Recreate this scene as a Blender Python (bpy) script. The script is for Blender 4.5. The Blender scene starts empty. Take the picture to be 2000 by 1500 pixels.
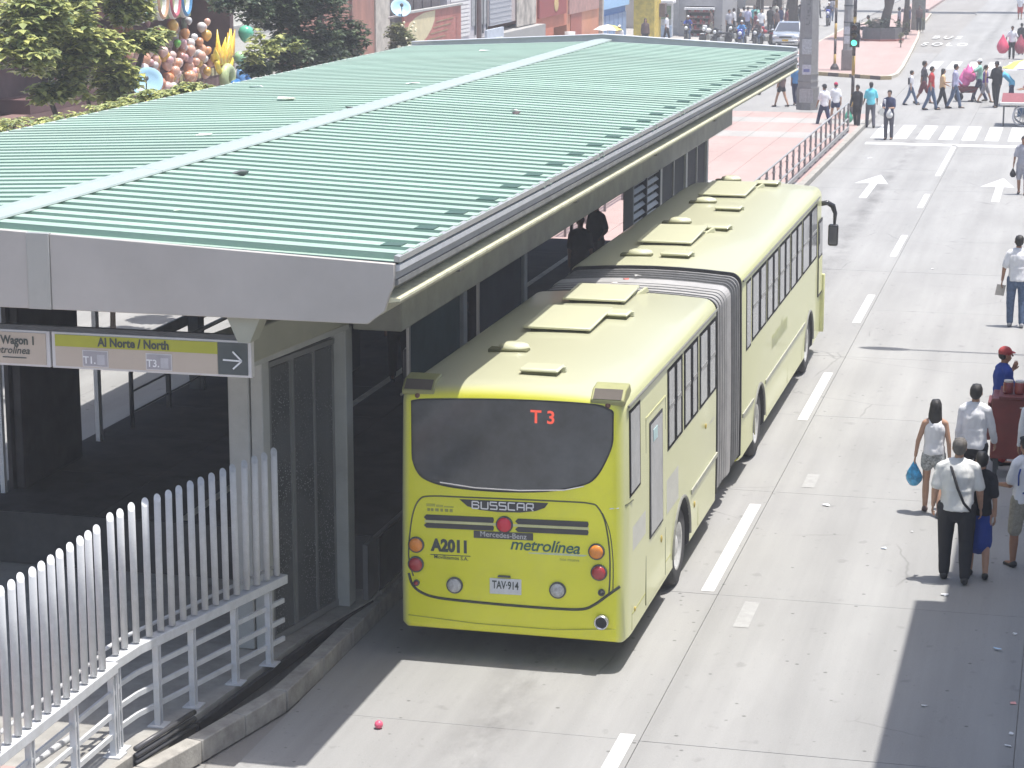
import bpy, bmesh, math, random
import numpy as np
from math import sin, cos, pi, radians, sqrt
from mathutils import Vector, Matrix, noise

# ------------------------------------------------------------ camera, world, sun
scene = bpy.context.scene
COL = scene.collection
cam_d = bpy.data.cameras.new("camera"); cam = bpy.data.objects.new("camera", cam_d); COL.objects.link(cam)
cam.location = (0, 0, 8.3)
cam.rotation_euler = (radians(90 - 12.121), 0, radians(14.095))
cam_d.sensor_width = 36; cam_d.lens = 79.2; cam_d.clip_start = 0.5; cam_d.clip_end = 3000
scene.camera = cam
SUN = Vector((0.21, 0.03, 1.0)).normalized()
elev = math.asin(SUN.z); azim = math.atan2(SUN.x, SUN.y)
world = bpy.data.worlds.new("World"); scene.world = world; world.use_nodes = True
wn = world.node_tree.nodes; wl = world.node_tree.links
sky = wn.new('ShaderNodeTexSky'); sky.sky_type = 'NISHITA'; sky.sun_disc = False
sky.sun_elevation = elev; sky.sun_rotation = azim; sky.air_density = 1.0; sky.dust_density = 2.5; sky.ozone_density = 1.0
wl.new(sky.outputs[0], wn['Background'].inputs[0]); wn['Background'].inputs[1].default_value = 0.108
sun_d = bpy.data.lights.new("sun", 'SUN'); sun_o = bpy.data.objects.new("sun", sun_d); COL.objects.link(sun_o)
sun_d.energy = 2.85; sun_d.angle = radians(0.53); sun_d.color = (1.0, 0.965, 0.91)
sun_o.rotation_euler = SUN.to_track_quat('Z', 'Y').to_euler(); sun_o.location = (10, 10, 60)
vs = scene.view_settings
vs.view_transform = 'Standard'; vs.look = 'None'; vs.gamma = 1.0; vs.use_curve_mapping = False
vs.exposure = 1.2
BLACK_LIFT = 0.0014
random.seed(7)

# ------------------------------------------------------------ helpers
class MB:
    def __init__(s): s.v = []; s.f = []
    def add(s, vs_, fs):
        n = len(s.v); s.v += [tuple(v) for v in vs_]; s.f += [tuple(i + n for i in f) for f in fs]; return s
    def box(s, x0, x1, y0, y1, z0, z1):
        return s.add([(x0,y0,z0),(x1,y0,z0),(x1,y1,z0),(x0,y1,z0),(x0,y0,z1),(x1,y0,z1),(x1,y1,z1),(x0,y1,z1)],
                     [(0,3,2,1),(4,5,6,7),(0,1,5,4),(1,2,6,5),(2,3,7,6),(3,0,4,7)])
    def beam(s, a, b, w, h, up=(0,0,1)):
        a = Vector(a); b = Vector(b); d = (b - a).normalized(); u = Vector(up)
        r = d.cross(u)
        if r.length < 1e-5: r = d.cross(Vector((0,1,0)))
        r.normalize(); u = r.cross(d)
        vv = []
        for p in (a, b):
            for sx, sz in ((-1,-1),(1,-1),(1,1),(-1,1)): vv.append(p + r*sx*w/2 + u*sz*h/2)
        return s.add(vv, [(0,1,2,3),(7,6,5,4),(0,4,5,1),(1,5,6,2),(2,6,7,3),(3,7,4,0)])
    def tube(s, pts, r, n=8, caps=True):
        pts = [Vector(p) for p in pts]; m = len(pts)
        rr = r if isinstance(r, (list, tuple)) else [r]*m
        vv = []; ref = None
        for i, p in enumerate(pts):
            d = (pts[min(i+1, m-1)] - pts[max(i-1, 0)]).normalized()
            if ref is None or abs(d.dot(ref)) > .99: ref = Vector((0,0,1)) if abs(d.z) < .9 else Vector((0,1,0))
            a = d.cross(ref).normalized(); b = d.cross(a); ref = a.cross(d)
            for k in range(n):
                t = 2*pi*k/n; vv.append(p + a*cos(t)*rr[i] + b*sin(t)*rr[i])
        ff = []
        for i in range(m-1):
            for k in range(n):
                k2 = (k+1) % n; ff.append((i*n+k, i*n+k2, (i+1)*n+k2, (i+1)*n+k))
        if caps: ff.append(tuple(range(n-1, -1, -1))); ff.append(tuple((m-1)*n+k for k in range(n)))
        return s.add(vv, ff)
    def caps(s, p0, p1, r0, r1, n=12, ax=None, flat=1.0):
        """tapered capsule, cross-section flattened along the local 'depth' axis by flat"""
        p0 = Vector(p0); p1 = Vector(p1); d = (p1-p0); L = d.length; d = d/L if L > 1e-6 else Vector((0,0,1))
        a = Vector(ax) if ax else (Vector((1,0,0)) if abs(d.x) < .9 else Vector((0,1,0)))
        a = (a - d*a.dot(d)).normalized(); b = d.cross(a)
        prof = []
        for k in range(5):
            t = -pi/2 + (pi/2)*k/4; prof.append((sin(t)*r0, cos(t)*r0))
        for k in range(5):
            t = (pi/2)*k/4; prof.append((L + sin(t)*r1, cos(t)*r1))
        vv = []
        for (h, r) in prof:
            r = max(r, 1e-4)
            for k in range(n):
                t = 2*pi*k/n; vv.append(p0 + d*h + a*cos(t)*r + b*sin(t)*r*flat)
        ff = []
        for i in range(len(prof)-1):
            for k in range(n):
                k2 = (k+1) % n; ff.append((i*n+k, i*n+k2, (i+1)*n+k2, (i+1)*n+k))
        ff.append(tuple(range(n-1,-1,-1))); ff.append(tuple((len(prof)-1)*n+k for k in range(n)))
        return s.add(vv, ff)
    def ell(s, c, r, n=14, m=9, M=None):
        vv = []; ff = []
        for i in range(m+1):
            t = pi*i/m
            for k in range(n):
                u = 2*pi*k/n; p = Vector((r[0]*sin(t)*cos(u), r[1]*sin(t)*sin(u), r[2]*cos(t)))
                if M: p = M @ p
                vv.append(p + Vector(c))
        for i in range(m):
            for k in range(n):
                k2 = (k+1) % n; ff.append((i*n+k, (i+1)*n+k, (i+1)*n+k2, i*n+k2))
        return s.add(vv, ff)
    def lathe(s, prof, c=(0,0,0), axis='z', n=20, cap=True):
        vv = []
        for (r, h) in prof:
            for k in range(n):
                t = 2*pi*k/n; x, y = r*cos(t), r*sin(t)
                p = {'z':(x,y,h), 'y':(x,h,-y), 'x':(h,x,y)}[axis]
                vv.append((p[0]+c[0], p[1]+c[1], p[2]+c[2]))
        ff = []
        for i in range(len(prof)-1):
            for k in range(n):
                k2 = (k+1) % n; ff.append((i*n+k, i*n+k2, (i+1)*n+k2, (i+1)*n+k))
        if cap: ff.append(tuple(range(n-1,-1,-1))); ff.append(tuple((len(prof)-1)*n+k for k in range(n)))
        return s.add(vv, ff)
    def prism(s, poly, axis, a, b):
        """polygon (u,v) extruded from a to b along axis; axis x:(y,z) y:(x,z) z:(x,y)"""
        n = len(poly)
        def P(u, v, w): return {'x':(w,u,v), 'y':(u,w,v), 'z':(u,v,w)}[axis]
        vv = [P(u,v,a) for u,v in poly] + [P(u,v,b) for u,v in poly]
        ff = [tuple(range(n-1,-1,-1)), tuple(range(n,2*n))] + [(i,(i+1)%n,n+(i+1)%n,n+i) for i in range(n)]
        return s.add(vv, ff)
    def quad(s, *p): return s.add(p, [tuple(range(len(p)))])
    def xf(s, M):
        s.v = [tuple(M @ Vector(v)) for v in s.v]; return s
    def mesh(s, name, fix=True):
        me = bpy.data.meshes.new(name); me.from_pydata(s.v, [], s.f); me.update()
        if fix:
            bm = bmesh.new(); bm.from_mesh(me); bmesh.ops.recalc_face_normals(bm, faces=bm.faces); bm.to_mesh(me); bm.free()
        return me

def link(name, me, mat=None, parent=None, smooth=False, bevel=0, seg=2, label=None):
    o = bpy.data.objects.new(name, me); COL.objects.link(o)
    if mat and not me.materials: me.materials.append(mat)
    if parent: o.parent = parent
    if smooth: me.shade_smooth()
    if bevel:
        b = o.modifiers.new('bevel', 'BEVEL'); b.width = bevel; b.segments = seg; b.limit_method = 'ANGLE'; b.angle_limit = radians(40)
        me.shade_smooth()
        try: me.set_sharp_from_angle(angle=radians(50))
        except Exception: pass
    if label: o['label'] = label
    return o
def obj(name, mb, mat, parent=None, **k): return link(name, mb.mesh(name), mat, parent, **k)
def tag(o, label=None, cat=None, group=None, kind=None):
    if label: o['label'] = label
    if cat: o['category'] = cat
    if group: o['group'] = group
    if kind: o['kind'] = kind
    return o
def empty(name, loc=(0,0,0), rz=0, label=None, cat=None, group=None, kind=None):
    o = bpy.data.objects.new(name, None); COL.objects.link(o); o.location = loc; o.rotation_euler = (0,0,rz); o.empty_display_size = .2
    return tag(o, label, cat, group, kind)
def dup(root, loc, rz=0, label=None, group=None):
    r = root.copy(); COL.objects.link(r); r.location = loc; r.rotation_euler = (0,0,rz)
    if label: r['label'] = label
    if group: r['group'] = group
    for ch in list(root.children):
        c = ch.copy(); COL.objects.link(c); c.parent = r
        for g in list(ch.children):
            d = g.copy(); COL.objects.link(d); d.parent = c
    return r
def evaluated(me, mods):
    """run modifiers on a mesh and return the resulting mesh"""
    o = bpy.data.objects.new('tmp', me); COL.objects.link(o)
    for fn in mods: fn(o)
    dg = bpy.context.evaluated_depsgraph_get(); dg.update()
    out = bpy.data.meshes.new_from_object(o.evaluated_get(dg))
    bpy.data.objects.remove(o); return out
LATER = []      # modifier stacks and lettering are turned into meshes once, at the end

# ------------------------------------------------------------ materials
_m = {}
def MAT(name, rgb, rough=.6, var=.12, scale=6, bump=0, bscale=40, metal=0, coat=0, spec=.5, emit=None, estr=1, alpha=None, dirt=0, dscale=2.5, stretch=None, dcol=(.12,.11,.10), world=0):
    if name in _m: return _m[name]
    m = bpy.data.materials.new(name); m.use_nodes = True; nt = m.node_tree; N = nt.nodes; L = nt.links
    b = N['Principled BSDF']; b.inputs['Roughness'].default_value = rough; b.inputs['Metallic'].default_value = metal
    b.inputs['Specular IOR Level'].default_value = spec
    if coat: b.inputs['Coat Weight'].default_value = coat; b.inputs['Coat Roughness'].default_value = .08
    tc = N.new('ShaderNodeTexCoord'); src = tc.outputs['Object']
    if world: src = N.new('ShaderNodeNewGeometry').outputs['Position']
    if stretch:
        mp = N.new('ShaderNodeMapping'); mp.inputs['Scale'].default_value = stretch; L.new(src, mp.inputs[0]); src = mp.outputs[0]
    no = N.new('ShaderNodeTexNoise'); no.inputs['Scale'].default_value = scale; no.inputs['Detail'].default_value = 6; no.inputs['Roughness'].default_value = .65
    L.new(src, no.inputs['Vector'])
    cr = N.new('ShaderNodeValToRGB'); cr.color_ramp.elements[0].position = .3; cr.color_ramp.elements[1].position = .7
    cr.color_ramp.elements[0].color = (*[max(0, c*(1-var)) for c in rgb], 1); cr.color_ramp.elements[1].color = (*[min(1, c*(1+var)) for c in rgb], 1)
    L.new(no.outputs['Fac'], cr.inputs[0]); colout = cr.outputs[0]
    if dirt:
        n2 = N.new('ShaderNodeTexNoise'); n2.inputs['Scale'].default_value = dscale; n2.inputs['Detail'].default_value = 8; n2.inputs['Roughness'].default_value = .7
        L.new(src, n2.inputs['Vector'])
        r2 = N.new('ShaderNodeValToRGB'); r2.color_ramp.elements[0].position = .48; r2.color_ramp.elements[1].position = .72
        r2.color_ramp.elements[0].color = (0,0,0,1); r2.color_ramp.elements[1].color = (dirt,dirt,dirt,1)
        L.new(n2.outputs['Fac'], r2.inputs[0])
        mx = N.new('ShaderNodeMixRGB'); mx.inputs[2].default_value = (*dcol, 1); L.new(r2.outputs[0], mx.inputs[0]); L.new(colout, mx.inputs[1]); colout = mx.outputs[0]
    if world:      # sheets differ a little from one to the next
        oi = N.new('ShaderNodeObjectInfo'); mr = N.new('ShaderNodeMapRange'); mr.inputs[3].default_value = 1-world; mr.inputs[4].default_value = 1+world; L.new(oi.outputs['Random'], mr.inputs[0])
        mw = N.new('ShaderNodeMixRGB'); mw.blend_type = 'MULTIPLY'; mw.inputs[0].default_value = 1; L.new(colout, mw.inputs[1]); L.new(mr.outputs[0], mw.inputs[2]); colout = mw.outputs[0]
    L.new(colout, b.inputs['Base Color'])
    if bump:
        n3 = N.new('ShaderNodeTexNoise'); n3.inputs['Scale'].default_value = bscale; n3.inputs['Detail'].default_value = 4; L.new(src, n3.inputs['Vector'])
        bp = N.new('ShaderNodeBump'); bp.inputs['Strength'].default_value = bump; bp.inputs['Distance'].default_value = .01
        L.new(n3.outputs['Fac'], bp.inputs['Height']); L.new(bp.outputs[0], b.inputs['Normal'])
    if emit: b.inputs['Emission Color'].default_value = (*emit, 1); b.inputs['Emission Strength'].default_value = estr
    if alpha is not None: b.inputs['Alpha'].default_value = alpha
    _m[name] = m; return m

def road_mat(name, rgb, streak=.25):
    m = bpy.data.materials.new(name); m.use_nodes = True; nt = m.node_tree; N = nt.nodes; L = nt.links; b = N['Principled BSDF']
    b.inputs['Roughness'].default_value = .85; b.inputs['Specular IOR Level'].default_value = .25
    ge = N.new('ShaderNodeNewGeometry'); src = ge.outputs['Position']
    def nz(scale, detail, sc=(1,1,1), rough=.6):
        mp = N.new('ShaderNodeMapping'); mp.inputs['Scale'].default_value = sc; L.new(src, mp.inputs[0])
        n = N.new('ShaderNodeTexNoise'); n.inputs['Scale'].default_value = scale; n.inputs['Detail'].default_value = detail; n.inputs['Roughness'].default_value = rough; L.new(mp.outputs[0], n.inputs['Vector']); return n.outputs['Fac']
    def ramp(fac, p0, p1, c0, c1):
        r = N.new('ShaderNodeValToRGB'); r.color_ramp.elements[0].position = p0; r.color_ramp.elements[1].position = p1
        r.color_ramp.elements[0].color = (c0,c0,c0,1); r.color_ramp.elements[1].color = (c1,c1,c1,1); L.new(fac, r.inputs[0]); return r.outputs[0]
    def mul(a, c):
        x = N.new('ShaderNodeMixRGB'); x.blend_type = 'MULTIPLY'; x.inputs[0].default_value = 1; L.new(a, x.inputs[1]); L.new(c, x.inputs[2]); return x.outputs[0]
    base = N.new('ShaderNodeRGB'); base.outputs[0].default_value = (*rgb, 1)
    c = mul(base.outputs[0], ramp(nz(.6, 5, (1,.35,1)), .3, .7, .88, 1.06))
    c = mul(c, ramp(nz(1.1, 4, (1.6,.05,1)), .35, .75, 1.04, 1-streak*.7))      # tyre streaks along the road
    c = mul(c, ramp(nz(45, 5, rough=.8), .25, .75, .9, 1.08))                    # grain
    c = mul(c, ramp(nz(4.3, 3, (1,.8,1), .4), .66, .74, 1.0, .84))              # patches of old stain
    vo = N.new('ShaderNodeTexVoronoi'); vo.inputs['Scale'].default_value = 3.1; vo.inputs['Randomness'].default_value = 1; L.new(src, vo.inputs['Vector'])
    c = mul(c, ramp(vo.outputs['Distance'], .05, .085, .5, 1.0))               # gum and oil spots
    v2 = N.new('ShaderNodeTexVoronoi'); v2.inputs['Scale'].default_value = 7.7; L.new(src, v2.inputs['Vector'])
    c = mul(c, ramp(v2.outputs['Distance'], .04, .09, .72, 1.0))
    n5 = N.new('ShaderNodeTexNoise'); n5.inputs['Scale'].default_value = .9; n5.inputs['Detail'].default_value = 3; L.new(src, n5.inputs['Vector'])
    vm = N.new('ShaderNodeMixRGB'); vm.inputs[0].default_value = .25; L.new(src, vm.inputs[1]); L.new(n5.outputs['Color'], vm.inputs[2])
    v3 = N.new('ShaderNodeTexVoronoi'); v3.feature = 'DISTANCE_TO_EDGE'; v3.inputs['Scale'].default_value = .42; L.new(vm.outputs[0], v3.inputs['Vector'])
    ck = ramp(v3.outputs['Distance'], .0, .006, .72, 1.0)
    mk = N.new('ShaderNodeMixRGB'); L.new(ramp(nz(.33, 2), .54, .60, 0, 1), mk.inputs[0]); mk.inputs[1].default_value = (1,1,1,1); L.new(ck, mk.inputs[2])
    c = mul(c, mk.outputs[0])                                                    # hairline cracks here and there
    # oil drip line down the bus lane, added also to deepen the shade there
    sx = N.new('ShaderNodeSeparateXYZ'); L.new(src, sx.inputs[0])
    a1 = N.new('ShaderNodeMath'); a1.operation = 'ADD'; a1.inputs[1].default_value = 5.55; L.new(sx.outputs[0], a1.inputs[0])
    a2 = N.new('ShaderNodeMath'); a2.operation = 'ABSOLUTE'; L.new(a1.outputs[0], a2.inputs[0])
    a3 = N.new('ShaderNodeMapRange'); a3.inputs[1].default_value = .05; a3.inputs[2].default_value = .5; a3.inputs[3].default_value = 1; a3.inputs[4].default_value = 0; L.new(a2.outputs[0], a3.inputs[0])
    a4 = N.new('ShaderNodeMath'); a4.operation = 'MULTIPLY'; L.new(a3.outputs[0], a4.inputs[0]); L.new(ramp(nz(1.3, 5, (1,.45,1), .7), .40, .66, 0, .85), a4.inputs[1])
    om = N.new('ShaderNodeMixRGB'); L.new(a4.outputs[0], om.inputs[0]); L.new(c, om.inputs[1]); om.inputs[2].default_value = (.15,.148,.145,1); c = om.outputs[0]
    L.new(c, b.inputs['Base Color'])
    bp = N.new('ShaderNodeBump'); bp.inputs['Strength'].default_value = .35; bp.inputs['Distance'].default_value = .01; L.new(nz(60, 4, rough=.7), bp.inputs['Height']); L.new(bp.outputs[0], b.inputs['Normal'])
    return m

concrete_road = road_mat('road_concrete', (.300,.298,.290))
concrete_old = road_mat('old_concrete', (.285,.28,.27), .1)
pink_pave = road_mat('pink_paving', (.39,.285,.26), .05)
pale_pave = road_mat('pale_paving', (.36,.345,.325), .05)
dust = road_mat('ground_dust', (.27,.26,.245), .1)
paint_white = MAT('road_paint', (.56,.56,.545), .75, .10, 20, dirt=.55, dscale=7, dcol=(.33,.33,.32))
kerb_m = MAT('kerb_concrete', (.33,.315,.285), .85, .25, 5, bump=.4, dirt=.5, dscale=3)
podium_m = MAT('podium_concrete', (.30,.29,.265), .8, .2, 3, bump=.3, dirt=.4)
steel_w = MAT('grey_painted_steel', (.55,.56,.57), .45, .08, 8, dirt=.25, dscale=6, dcol=(.25,.24,.22))
steel_d = MAT('dark_steel', (.07,.075,.08), .5, .2)
alu = MAT('weathered_aluminium', (.42,.42,.40), .4, .15, 4, metal=.4, dirt=.3, dscale=4)
fascia_m = MAT('fascia_panel', (.43,.405,.375), .5, .1, .8, metal=.1, dirt=.15, dscale=1.2, dcol=(.30,.27,.24))
green_roof = MAT('green_roof_steel', (.295,.40,.332), .7, .08, .7, world=.06, dirt=.40, dscale=.55, stretch=(.35,1,1), dcol=(.25,.31,.26), spec=.25)
ridge_m = MAT('pale_ridge_cap', (.33,.38,.355), .4, .05, 2)
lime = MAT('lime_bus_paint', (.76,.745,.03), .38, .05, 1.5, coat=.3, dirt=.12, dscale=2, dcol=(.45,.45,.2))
def dust_and_glare(m, top, side_):
    '''paler top and sides by normal: settled dust above, sunlit overexposure painted in'''
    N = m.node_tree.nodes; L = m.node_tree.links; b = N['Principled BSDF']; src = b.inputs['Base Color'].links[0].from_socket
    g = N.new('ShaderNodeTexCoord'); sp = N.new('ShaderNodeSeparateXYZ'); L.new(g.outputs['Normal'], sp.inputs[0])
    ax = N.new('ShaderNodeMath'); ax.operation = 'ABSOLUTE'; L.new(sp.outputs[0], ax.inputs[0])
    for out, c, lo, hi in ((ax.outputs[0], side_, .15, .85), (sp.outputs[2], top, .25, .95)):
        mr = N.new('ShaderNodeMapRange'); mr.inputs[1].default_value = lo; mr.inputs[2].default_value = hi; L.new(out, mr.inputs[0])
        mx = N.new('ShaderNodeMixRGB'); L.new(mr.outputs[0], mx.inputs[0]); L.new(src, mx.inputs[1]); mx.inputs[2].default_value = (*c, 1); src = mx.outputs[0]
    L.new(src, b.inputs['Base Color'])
dust_and_glare(lime, (.41,.41,.28), (.62,.63,.33))  # pale tones carry dust on top and painted-in sun glare
black = MAT('black_rubber', (.025,.025,.027), .6, .2)
blackg = MAT('black_gloss', (.02,.02,.022), .12, .1, spec=.6)
glass_d = MAT('dark_glass', (.045,.05,.055), .06, .3, 1.2, spec=.6)
pane_m = MAT('reflection_grey_pane', (.25,.26,.27), .15, .25, 1.5, spec=.6)  # grey base colour paints in the pale road's reflection
yellow_p = MAT('yellow_paint', (.70,.42,.03), .5, .1)
# ------------------------------------------------------------ ground and roads
ground = obj('ground', MB().box(-160, 110, -30, 460, -.6, -.05), dust); tag(ground, kind='structure')
road = empty('road', (0,0,0), kind='structure')
obj('road_bed', MB().box(-7.72, 8.0, 4, 420, -.3, -.02), MAT('joint_filler', (.235,.23,.22), .9), road)
gap = .008
lanes = [(-7.70,-3.985), (-3.985,-.30), (-.30,3.4), (3.4,7.0)]
slab_me = {}
yj = [6 + 5.05*i for i in range(34)]
for li, (xa, xb) in enumerate(lanes):
    for i in range(33):
        if li >= 2 and i > 26: continue
        w = xb - xa; key = li
        if key not in slab_me:
            slab_me[key] = MB().box(gap/2, w-gap/2, gap/2, 5.05-gap/2, -.18, 0).mesh('slab')
            slab_me[key].materials.append(concrete_road)
        o = link('slab', slab_me[key], None, road); o.location = (xa, yj[i], random.uniform(-.001,.001))
obj('far_road', MB().box(-7.9, 7.0, 172.7, 420, -.1, 0), concrete_road, road)
# cross street, left busway and the street beyond the island
obj('cross_street', MB().box(-60, -7.72, 89.4, 128, -.12, -.006), concrete_old, road)
obj('left_busway', MB().box(-24.2, -13.62, 2, 89.38, -.12, -.004), concrete_road, road)
obj('left_street', MB().box(-20.8, -15.3, 128.02, 420, -.12, -.004), concrete_road, road)
def mark(name, poly, z=.005, mat=paint_white):
    mb = MB(); mb.add([(x,y,z) for x,y in poly], [tuple(range(len(poly)))])
    return obj(name, mb, mat, road)
def rect(x0,x1,y0,y1): return [(x0,y0),(x1,y0),(x1,y1),(x0,y1)]
for (a,b) in ((18.3,21.3),(26.3,30.5),(35.9,39.8),(44.8,48.2),(53.7,57.3),(62.6,65.7),(70.2,79.3),(12,14.5)):
    mark('lane_dash', rect(-4.21,-4.05,a,b))
for (a,b) in ((25.0,26.0),(31.6,32.4)):
    mark('worn_dash', rect(-3.62,-3.44,a,b), mat=MAT('worn_paint', (.312,.310,.303), .8, .12, 8))
mark('stop_line', rect(-7.2,3.3,79.0,79.75))
for i in range(14):
    x = -7.2 + i*.80; mark('zebra_stripe', rect(x, x+.48, 81.1, 86.2))
for i in range(13):
    x = -7.6 + i*.98; mark('zebra_stripe', rect(x, x+.55, 115.8, 121.5))
for cx in (-5.86, -2.16, 1.5):
    mark('turn_arrow', [(cx-.12,64.4),(cx+.1,64.4),(cx+.1,67.9),(cx+.42,67.8),(cx+.02,70.1),(cx-.58,67.8),(cx-.12,67.9)])
def text_mesh(s, size, mat=None, ext=0.0, bold=0.0, shear=0, space=1.0):
    cu = bpy.data.curves.new('t', 'FONT'); cu.body = s; cu.size = size; cu.extrude = ext; cu.offset = bold; cu.shear = shear
    cu.align_x = 'CENTER'; cu.align_y = 'CENTER'; cu.resolution_u = 3; cu.space_character = space
    cu.name = 'lettering'
    if mat: cu.materials.append(mat)
    return cu
def text(name, s, size, mat, parent, loc, rot=(pi/2,0,0), sc=(1,1,1), **k):
    o = bpy.data.objects.new(name, text_mesh(s, size, mat, **k)); COL.objects.link(o); o.parent = parent; LATER.append(('text', o, None)); o.location = loc; o.rotation_euler = rot; o.scale = sc; return o
text('road_lettering', 'SOLO', 1.0, paint_white, road, (-7.89,136.0,.005), (0,0,0), (.80,4.0,1), bold=.03, space=1.5)
text('road_lettering', 'BUS', 1.0, paint_white, road, (-8.15,143.0,.005), (0,0,0), (.80,4.0,1), bold=.03, space=1.5)

# plaza beyond the station
plaza = empty('plaza', (0,0,0), kind='structure')
ya = 49.4; k = 0
pl_w = [(ya,64,pink_pave),(64,66.4,pale_pave),(66.4,79.2,pink_pave),(79.2,81.2,pale_pave),(81.2,84.6,pink_pave),(84.6,86.6,pale_pave),(86.6,88.9,pink_pave)]
for (a,b,m) in pl_w:
    for i in range(5):
        x0 = -13.6 + i*1.14
        for j in range(max(1, int((b-a)/2.4))):
            n = max(1, int((b-a)/2.4)); y0 = a + (b-a)*j/n; y1 = a + (b-a)*(j+1)/n
            obj('paving_slab', MB().box(x0+.006, x0+1.134, y0+.006, y1-.006, -.05, .145), m, plaza)
obj('paving_bed', MB().box(-13.61,-7.86,ya,88.9,-.1,.13), kerb_m, plaza)
mbk = MB()
for i in range(40):
    y0 = 49.4 + i*.99; obj('kerb_stone', MB().box(-7.9,-7.71,y0+.006,y0+.984,-.05,.15), kerb_m, plaza)
# island beyond the crossing
isl = empty('traffic_island', (0,0,0), kind='structure')
ip = [(-16.2,111.2),(-12.4,110.4),(-10.2,109.0),(-9.2,108.3),(-8.75,108.6),(-8.55,110.5),(-8.65,115),(-9.05,125),(-9.7,140),(-10.45,153),(-10.95,171),(-13.2,171.4),(-15.2,150),(-15.2,127)]
obj('island_kerb', MB().prism(ip, 'z', -.05, .15), MAT('island_kerb', (.50,.46,.38), .8, .2), isl)
cxm = -12.3; cym = 135
ip2 = [(cxm+(x-cxm)*.955, cym+(y-cym)*.985) for x,y in ip]
obj('island_paving', MB().prism(ip2, 'z', .1, .156), pink_pave, isl)
kb = [(-15.6,110.9),(-12.4,110.33),(-10.2,108.93),(-9.2,108.22),(-8.72,108.5)]
cols = (MAT('kerb_black', (.10,.07,.065), .7), MAT('kerb_yellow', (.36,.27,.14), .7, .25, 8))
q = 0
for a, b in zip(kb, kb[1:]):
    n = max(1, int(math.hypot(b[0]-a[0], b[1]-a[1])/.55))
    for i in range(n):
        p0 = Vector((a[0]+(b[0]-a[0])*i/n, a[1]+(b[1]-a[1])*i/n-.05, .05)); p1 = Vector((a[0]+(b[0]-a[0])*(i+1)/n, a[1]+(b[1]-a[1])*(i+1)/n-.05, .05))
        obj('kerb_block', MB().beam(p0, p1, .08, .24), cols[q % 2], isl); q += 1
obj('far_island', MB().box(-13.6,-11.6,176,330,-.05,.15), pink_pave, isl)
# left pavement in front of the shops
pav = empty('pavement', (0,0,0), kind='structure')
for i in range(24):
    y0 = 30 + i*4.3
    if y0 > 128: break
    for j in range(1):
        obj('paving_slab', MB().box(-26.2,-24.22,y0+.01,y0+4.29,-.05,.13), pale_pave if i % 3 else pink_pave, pav)
obj('shop_forecourt', MB().box(-60,-21.5,128.1,180,-.05,.12), pale_pave, pav)

# litter
def litter(x, y, s, col, lab, z=.0, ph=0):
    mb = MB(); rnd = random.Random(int(x*100+y*10)); n = 9
    vv = [(rnd.uniform(-s,s), rnd.uniform(-s,s)*.8, rnd.uniform(0,s*.5)) for _ in range(n)]
    bm = bmesh.new()
    for v in vv: bm.verts.new(v)
    bmesh.ops.convex_hull(bm, input=bm.verts); me = bpy.data.meshes.new('litter'); bm.to_mesh(me); bm.free()
    o = link('litter', me, MAT('litter_'+str(col), col, .7, .15, 30)); o.location = (x,y,z+.004); tag(o, lab, 'litter')
    return o
W = (.75,.75,.76)
litter(-3.16,30.67,.07,W,'large crumpled white paper scrap on the road in line with the bus middle')
litter(-2.19,28.7,.045,(.6,.68,.8),'pale blue scrap on sunlit road, left of the walkers')
litter(-1.29,26.84,.05,W,'white scrap in the shade just before the man in black trousers')
litter(-1.26,22.85,.05,W,'lone white scrap in the middle of the shaded road')
litter(-.59,24.9,.055,(.45,.6,.75),'blue and white crumpled wrapper on shaded road')
litter(-.35,23.16,.045,(.75,.35,.32),'pinkish red wrapper near the right edge of the shaded road')
litter(-.40,25.51,.045,W,'white scrap beyond the blue wrapper at the right edge')
litter(-.35,22.24,.04,W,'small white scrap, upper of the pair at the lower right corner')
litter(-.37,21.9,.045,W,'small white scrap, lower one of the pair at the lower right corner')
litter(-1.9,29.6,.03,W,'tiny white scrap beside the walker with the shoulder strap')
litter(-6.58,74.5,.10,W,'white scrap in the gutter by the far railing')
litter(-3.1,52.0,.05,W,'small white scrap on the road beyond the bus mirror')
ball = obj('ball', MB().ell((0,0,.045),(.045,.045,.045)), MAT('ball_red', (.75,.12,.2), .3, .3, 30), smooth=True); ball.location = (-6.64,20.84,0)
tag(ball, 'small red and white ball on the sunlit road behind the bus', 'ball')

# ------------------------------------------------------------ station
ZE, XE, ZR, XR, XL = 4.98, -6.09, 5.18, -10.42, -14.86
Y0, Y1 = 19.80, 50.1
st = empty('bus_station', (-10.4, 34, 0), label='long open bus station under a green ribbed metal roof beside the lime bus', cat='bus station')
ST0 = Vector((-10.4,34,0))
def sob(name, mb, mat, parent=None, **k):
    """object of the station: world coordinates in, child of the station"""
    mb.v = [(x-ST0.x, y-ST0.y, z-ST0.z) for x,y,z in mb.v]
    return obj(name, mb, mat, parent or st, **k)
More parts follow.
